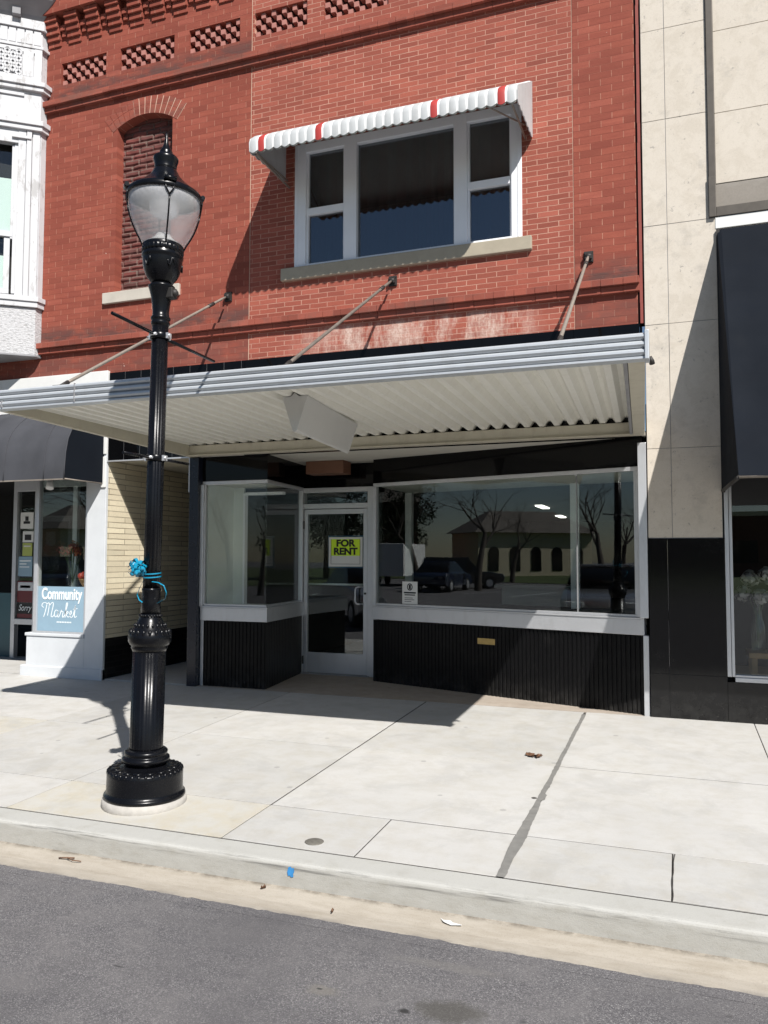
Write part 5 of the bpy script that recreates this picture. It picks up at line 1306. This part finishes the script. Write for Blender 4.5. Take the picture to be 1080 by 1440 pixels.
# blue survey mark sprayed on the kerb face
mb = MB(); pts = [(-1.950, -.132), (-1.936, -.128), (-1.932, -.136), (-1.918, -.133), (-1.914, -.150), (-1.920, -.162), (-1.917, -.176), (-1.932, -.181), (-1.940, -.172), (-1.950, -.176), (-1.955, -.155)]
mb.face([(x, 3.8745 - (.0 if z > -.15 else .004) * 1 - (abs(z + .12) * .05), z) for x, z in pts]); o = mb.build('paint_mark', 'bluepaint', None); tag(o, kind='structure')
def leaf_mesh(c, s, seed, n=1):
    mb = MB(); rr = random.Random(seed)
    for k in range(n):
        o = Vector(c) + Vector((rr.uniform(-s, s), rr.uniform(-s, s) * .6, 0)); a = rr.uniform(0, 6.28); u = Vector((math.cos(a), math.sin(a), 0)); w = Vector((-u.y, u.x, 0)); m_ = []
        for i in range(7):
            t = i / 6; wd = math.sin(math.pi * (t * .85 + .08)) * .42 * (1 + .5 * math.sin(t * 22)); m_.append((o + u * s * (t - .5) * 2 + w * s * wd + Vector((0, 0, .004 + .018 * abs(t - .5) + .010 * rr.random())), o + u * s * (t - .5) * 2 - w * s * wd + Vector((0, 0, .004 + .018 * abs(t - .5) + .012 * rr.random())), o + u * s * (t - .5) * 2 + Vector((0, 0, .004))))
        for p, q in zip(m_, m_[1:]): mb.face([p[0], q[0], q[2], p[2]], 0, True); mb.face([p[2], q[2], q[1], p[1]], 0, True)
    return mb
tag(leaf_mesh((-1.075, 6.313, gz(6.313)), .055, 3, 3).build('dead_leaf', 'leaf', None), 'curled brown dead leaf lying alone on the pavement slabs', 'leaf')
o = MB(); o.tube([(-3.36, 3.765, -.228), (-3.30, 3.77, -.222), (-3.27, 3.79, -.226)], .004, 6); o.tube([(-3.31, 3.77, -.224), (-3.25, 3.75, -.222), (-3.20, 3.762, -.226)], .003, 6)
tag(o.build('twig', 'leaf', None), 'dark forked twig lying in the gutter by the street lamp', 'twig')
mb = MB()
pts = [(-1.10, 3.80), (-1.075, 3.775), (-1.045, 3.79), (-1.03, 3.765), (-.985, 3.765), (-.98, 3.75), (-1.03, 3.742), (-1.07, 3.755)]
mb.face([(x, y, -.231 + .004 * (i % 2)) for i, (x, y) in enumerate(pts)]); tag(mb.build('paper_scrap', 'paper', None), 'torn white paper scrap lying in the gutter', 'litter')
for i, (x, y, lb) in enumerate(((-1.62, 3.67, 'small brown leaf crumb at the asphalt edge of the gutter'), (-2.05, 3.80, 'pair of curled leaf crumbs at the foot of the kerb'))):
    tag(leaf_mesh((x, y, -.234), .014, 20 + i, 1 + i).build('leaf_scrap', 'leaf', None), lb, 'leaf')
mb = MB(); mb.ball((-.905, 5.33, gz(5.33)), .02, sz=.25, seg=9, rings=5); tag(mb.build('asphalt_crumb', 'joint', None), 'flat dark lump of sealant beside the wide pavement joint', 'debris')

# ================================================================== ACROSS THE STREET (seen mirrored in the shop glass)
MT['bark'] = simple('grey_bark', (.085, .070, .058), .9, var=.3, nscale=8)
MT['turf'] = simple('spring_turf', (.060, .085, .022), .95, var=.35, nscale=1.5, bump=.5)
MT['churchbrick'] = brick('church_brick', (.16, .055, .04), (.13, .045, .035), (.2, .14, .12), order='XZ', ms=.006)
MT['cream'] = simple('cream_stucco', (.68, .60, .44), .85, var=.08)
MT['roofdark'] = simple('dark_shingle', (.13, .115, .10), .9, var=.3)
tag(MB().box(-90, 60, -90, -25, -.3, -.20).build('lawn', 'turf'), kind='structure')
MT['carglass'] = simple('car_glass', (.01, .011, .013), .05)
MT['tyre'] = simple('tyre_rubber', (.012, .012, .012), .8)
def car(name, label, loc, rz, paint, L_=4.5, W=1.78, van=False):
    o = empty(name, (0, 0, 0), label, 'car', 'cars parked along the street')
    h = L_ / 2
    low = [(-h, .42), (-h, .62), (-h + .06, .78), (-h + .75, .90), (-.95, .96), (1.25, .98), (h - .15, .95), (h, .80), (h, .40), (h - .3, .30), (-h + .3, .30)]
    cab = [(-1.05, .95), (-.25, 1.42), (.15, 1.47), (1.0, 1.45), (1.75, .97)] if not van else [(-1.05, .95), (-.45, 1.60), (0, 1.68), (1.9, 1.66), (2.15, .97)]
    def loft(prof, w0, w1, zt):
        mb = MB(); rings = []
        for s in (-1, -.86, .86, 1):
            wz = lambda z: (w0 + (w1 - w0) * max(0, min(1, (z - .9) / .6))) / 2
            k = 1.0 if abs(s) < .9 else .0
            rings.append([(x * (1 if abs(s) < .9 else .985), (1 if s > 0 else -1) * (wz(z) * (.90 if abs(s) < .9 else 1.0)), z + (.015 if abs(s) < .9 else -.015)) for x, z in prof])
        for a, b in zip(rings, rings[1:]):
            for i in range(len(prof)): j = (i + 1) % len(prof); mb.face([a[i], a[j], b[j], b[i]], 0, True)
        mb.face(list(reversed(rings[0]))); mb.face(rings[-1]); return mb
    loft(low, W, W, 0).build('body', paint, o, bevel=.03); loft(cab, W - .02, W - .42, 0).build('cabin_glass', 'carglass', o)
    top = [(x, z) for x, z in cab if z > 1.3]; MB().prism([(top[0][0], -W * .36), (top[-1][0], -W * .36), (top[-1][0], W * .36), (top[0][0], W * .36)], top[0][1], top[1][1] + .035).build('roof_panel', paint, o, bevel=.03)
    for sx_ in (-h + .82, h - .85):
        for sy in (-1, 1):
            y = sy * (W / 2 - .10); w_ = MB().tube([(sx_, y - .11, .32), (sx_, y + .11, .32)], .32, 24).build('wheel', 'tyre', o); MB().tube([(sx_, y - .115, .32), (sx_, y + .115, .32)], .20, 16).build('rim', 'alum', w_)
    for sy in (-.6, .6): MB().box(-h - .01, -h + .05, sy - .2, sy + .2, .62, .74).build('headlight', 'white', o, .02)
    o.location = loc; o.rotation_euler = (0, 0, rz); return o
MT['carsilver'] = simple('silver_paint', (.42, .43, .45), .25, .5, coat=1.0); MT['carblack'] = simple('black_paint', (.012, .012, .014), .15, coat=1.0); MT['carblue'] = simple('dark_blue_paint', (.02, .03, .06), .2, coat=1.0)
car('parked_car', 'silver sedan parked nose in to the kerb beyond the market shop', (-7.4, -.8, -.17), R(-126), 'carsilver')
car('parked_car', 'black hatchback parked nose in beside the silver sedan', (-5.2, -1.6, -.17), R(-122), 'carblack', 4.2)
car('parked_car', 'black van parked in front of the white trailer', (-28, -15.5, -.235), R(125), 'carblack', 4.7, 1.85, True)
car('parked_car', 'dark blue sedan parked across the street near the church', (-26.0, -12.5, -.235), R(60), 'carblue')
tr = empty('box_trailer', (0, 0, 0), 'white box trailer standing before the brick church', 'trailer')
MB().box(-2.6, 2.6, -1.1, 1.1, .6, 2.5).build('box', 'stuccowhite', tr, .03)
for x in (-1, 1):
    for y in (-.95, .95): MB().tube([(x, y - .1, .35), (x, y + .1, .35)], .35, 20).build('wheel', 'tyre', tr)
tr.location = (-34, -16, -.235); tr.rotation_euler = (0, 0, R(55))
# brick church with arched windows
ch = empty('brick_church', (0, 0, 0), 'red brick church with pale arched windows across the street', 'church')
MB().box(-9, 9, -6, 0, -.3, 8).build('wall', 'churchbrick', ch)
mb = MB(); mb.hexa([(-9.4, .4, 8), (9.4, .4, 8), (9.4, -6.4, 8), (-9.4, -6.4, 8), (-9.4, -2.9, 11.5), (9.4, -2.9, 11.5), (9.4, -3.1, 11.5), (-9.4, -3.1, 11.5)]); mb.build('roof', 'roofdark', ch)
for i in range(6):
    x = -7.2 + i * 2.9
    def arc(w, z0, zs, y0, y1):
        m = MB(); pf = [(x - w, z0)] + [(x - w * math.cos(t), zs + w * math.sin(t)) for t in [math.pi * k / 12 for k in range(13)]] + [(x + w, z0)]; n = len(pf); b = len(m.v)
        m.face([(a, y1, z) for a, z in pf]); 
        for (a, z), (c_, d_) in zip(pf, pf[1:]): m.face([(a, y0, z), (c_, y0, d_), (c_, y1, d_), (a, y1, z)])
        return m
    w_ = arc(.80, 1.4, 4.6, 0, .10).build('window', 'cream', ch); arc(.58, 1.6, 4.6, .05, .13).build('pane', 'carglass', w_)
ch.location = (-55, -26, 0); ch.scale = (.8, .8, .8); ch.rotation_euler = (0, 0, R(-52))
# pale arcaded house
hs = empty('cream_house', (0, 0, 0), 'cream stucco house with an arched porch beyond the car park', 'house')
MB().box(-7, 7, -8, 0, -.3, 4.6).build('wall', 'cream', hs); mb = MB(); mb.hexa([(-7.6, .6, 4.6), (7.6, .6, 4.6), (7.6, -8.6, 4.6), (-7.6, -8.6, 4.6), (-4, -3.6, 7.2), (4, -3.6, 7.2), (4, -4.4, 7.2), (-4, -4.4, 7.2)]); mb.build('roof', 'roofdark', hs)
for x in (-5.2, -2.6, 0, 2.6, 5.2): arc(.62, .3, 2.4, 0, .05).build('porch_arch', 'carglass', hs)
hs.location = (-44, -40, 0); hs.rotation_euler = (0, 0, R(-68)); hs.scale = (.8, .8, .8)
sh = empty('brick_shed', (0, 0, 0), 'low brown commercial building beyond the car park', 'building')
MB().box(-12, 12, -8, 0, -.3, 5.2).build('wall', 'churchbrick', sh); MB().box(-12.2, 12.2, -8.2, .2, 5.2, 5.6).build('parapet', 'cream', sh)
for k in range(6): MB().box(-10.5 + k * 3.8, -8.3 + k * 3.8, -.02, .06, 1, 3).build('window', 'carglass', sh)
sh.location = (-4, -62, 0); sh.rotation_euler = (0, 0, R(4))
# bare trees
def tree_mesh(seed, h):
    rr = random.Random(seed); tk, br = MB(), MB()
    def grow(p, d, ln, r, lv, mb):
        pts = [p]; q = p.copy(); dd = d.copy(); n = 4
        for i in range(n):
            dd = (dd + Vector((rr.gauss(0, .05 + .03 * lv), rr.gauss(0, .05 + .03 * lv), .05))).normalized(); q = q + dd * ln / n; pts.append(q.copy())
        mb.tube(pts, [r * (1 - .55 * i / n) for i in range(n + 1)], 7 if lv < 2 else 4, cap=False)
        if lv >= 6 or r < .004: return
        for k in range(3 if lv < 5 else 2):
            j = rr.choice((2, 3, 4, 4)); a = rr.uniform(0, 6.28); u = dd.orthogonal().normalized(); w = dd.cross(u); nd = (dd * rr.uniform(.6, 1.0) + (u * math.cos(a) + w * math.sin(a)) * rr.uniform(.5, .95)).normalized()
            grow(pts[j], nd, ln * rr.uniform(.58, .82), r * (1 - .55 * j / n) * rr.uniform(.55, .8), lv + 1, br)
    grow(Vector((0, 0, -.3)), Vector((0, 0, 1)), h * .30, h * .020, 0, tk); return tk, br
t0 = empty('bare_tree', (0, 0, 0), 'large bare grey tree between the van and the cream house', 'tree', 'bare trees across the street')
a_, b_ = tree_mesh(5, 11); a_.build('trunk', 'bark', t0, weld=False); b_.build('crown', 'bark', t0, weld=False)
t0.location = (-25, -14, -.2)
for i, (x, y, s, rz, lb) in enumerate(((-33, -25, .9, 1.1, 'bare grey tree beside the cream house'), (-17.5, -15.5, .75, 2.3, 'slender bare tree standing alone in the car park'), (-28.5, -13, .95, 4.0, 'wide bare tree by the white trailer'), (-21, -19, 1.0, 5.1, 'bare tree with crossing limbs beyond the black van'), (-15, -24, .95, 3.3, 'bare tree before the brown commercial building'))):
    n_o = t0.copy(); COL.objects.link(n_o); n_o.location = (x, y, -.2); n_o.rotation_euler = (0, 0, rz); n_o.scale = (s, s, s); n_o['label'] = lb
    for chd in list(t0.children):
        cc = chd.copy(); COL.objects.link(cc); cc.parent = n_o

# dense evergreens closing the view behind the car park
MT['needle'] = simple('evergreen_foliage', (.030, .045, .020), .9, var=.5, nscale=1.2)
def evergreen(seed, h, r):
    rr = random.Random(seed); mb = MB(); cl = [(rr.uniform(-1, 1) * r * .6, rr.uniform(-1, 1) * r * .6, rr.uniform(.25, .95), rr.uniform(.28, .5)) for k in range(26)]
    for cx0, cy0, t, q in cl:
        for k in range(330):
            d = Vector((rr.gauss(0, 1), rr.gauss(0, 1), rr.gauss(0, .8))).normalized() * r * q * rr.uniform(.6, 1.1) * (1.25 - t * .75)
            p = Vector((cx0 * (1.3 - t), cy0 * (1.3 - t), t * h)) + d; u = Vector((rr.gauss(0, 1), rr.gauss(0, 1), rr.gauss(0, 1))).normalized() * .13; w_ = u.orthogonal().normalized() * .08
            mb.face([p - u, p - w_, p + u, p + w_])
    return mb
e0 = empty('evergreen_tree', (0, 0, 0), 'tall dark evergreen behind the brick church end', 'tree', 'evergreens behind the car park')
evergreen(11, 12, 4.2).build('crown', 'needle', e0, weld=False); MB().tube([(0, 0, -.3), (0, 0, 9)], [.28, .08], 9).build('trunk', 'bark', e0)
e0.location = (-47, -27.5, -.2)
for x, y, s_, rz, lb in ((-27, -41.5, 1.0, 2.0, 'broad dark evergreen past the cream house'), (-22, -43, 1.05, 3.0, 'tallest dark evergreen beyond the car park'), (-17, -46, .9, 4.1, 'dark evergreen before the brown commercial building'), (-46, -20, .9, 5.0, 'dark evergreen between the trailer and the church')):
    n_o = e0.copy(); COL.objects.link(n_o); n_o.location = (x, y, -.2); n_o.rotation_euler = (0, 0, rz); n_o.scale = (s_, s_, s_ * .95); n_o['label'] = lb
    for chd in list(e0.children):
        cc = chd.copy(); COL.objects.link(cc); cc.parent = n_o

# ================================================================== LIGHT, SKY, CAMERA
SUN = Vector((.470, -.511, .720)).normalized()
w = bpy.data.worlds.new('World'); scene.world = w; w.use_nodes = True
nt = w.node_tree; nt.nodes.clear()
sky = nt.nodes.new('ShaderNodeTexSky'); sky.sky_type = 'NISHITA'; sky.sun_disc = False
sky.sun_elevation = math.asin(SUN.z); sky.sun_rotation = math.atan2(SUN.x, SUN.y); sky.altitude = 200; sky.air_density = 1.0; sky.dust_density = .3; sky.ozone_density = 2.2
bg = nt.nodes.new('ShaderNodeBackground'); bg.inputs[1].default_value = .052
wo = nt.nodes.new('ShaderNodeOutputWorld'); nt.links.new(sky.outputs[0], bg.inputs[0]); nt.links.new(bg.outputs[0], wo.inputs[0])
sl = bpy.data.lights.new('sun', 'SUN'); sl.energy = 5.0; sl.angle = R(.53); sl.color = (1, .965, .915)
so_ = bpy.data.objects.new('sun', sl); COL.objects.link(so_); so_.rotation_euler = SUN.to_track_quat('Z', 'Y').to_euler(); so_.location = SUN * 40

cam = bpy.data.cameras.new('camera'); cam.sensor_fit = 'VERTICAL'; cam.sensor_height = 36; cam.lens = 1125.14 / 1440 * 36; cam.clip_start = .05; cam.clip_end = 2000
co = bpy.data.objects.new('camera', cam); COL.objects.link(co); scene.camera = co
yaw, pit, rol = R(20.1174), R(3.1943), R(.1213)
fwd = Vector((-math.sin(yaw) * math.cos(pit), math.cos(yaw) * math.cos(pit), math.sin(pit))); rt = Vector((math.cos(yaw), math.sin(yaw), 0)); up = rt.cross(fwd)
r2 = rt * math.cos(rol) + up * math.sin(rol); u2 = -rt * math.sin(rol) + up * math.cos(rol)
mw = Matrix.Identity(4)
for i in range(3): mw[i][0] = r2[i]; mw[i][1] = u2[i]; mw[i][2] = -fwd[i]
mw[2][3] = 1.50; co.matrix_world = mw
scene.view_settings.view_transform = 'Standard'; scene.view_settings.look = 'None'; scene.view_settings.exposure = 0.52; scene.view_settings.gamma = 1
scene.cycles.max_bounces = 10; scene.cycles.diffuse_bounces = 5; scene.cycles.transparent_max_bounces = 24; scene.cycles.glossy_bounces = 5
scene.cycles.caustics_reflective = False; scene.cycles.caustics_refractive = False
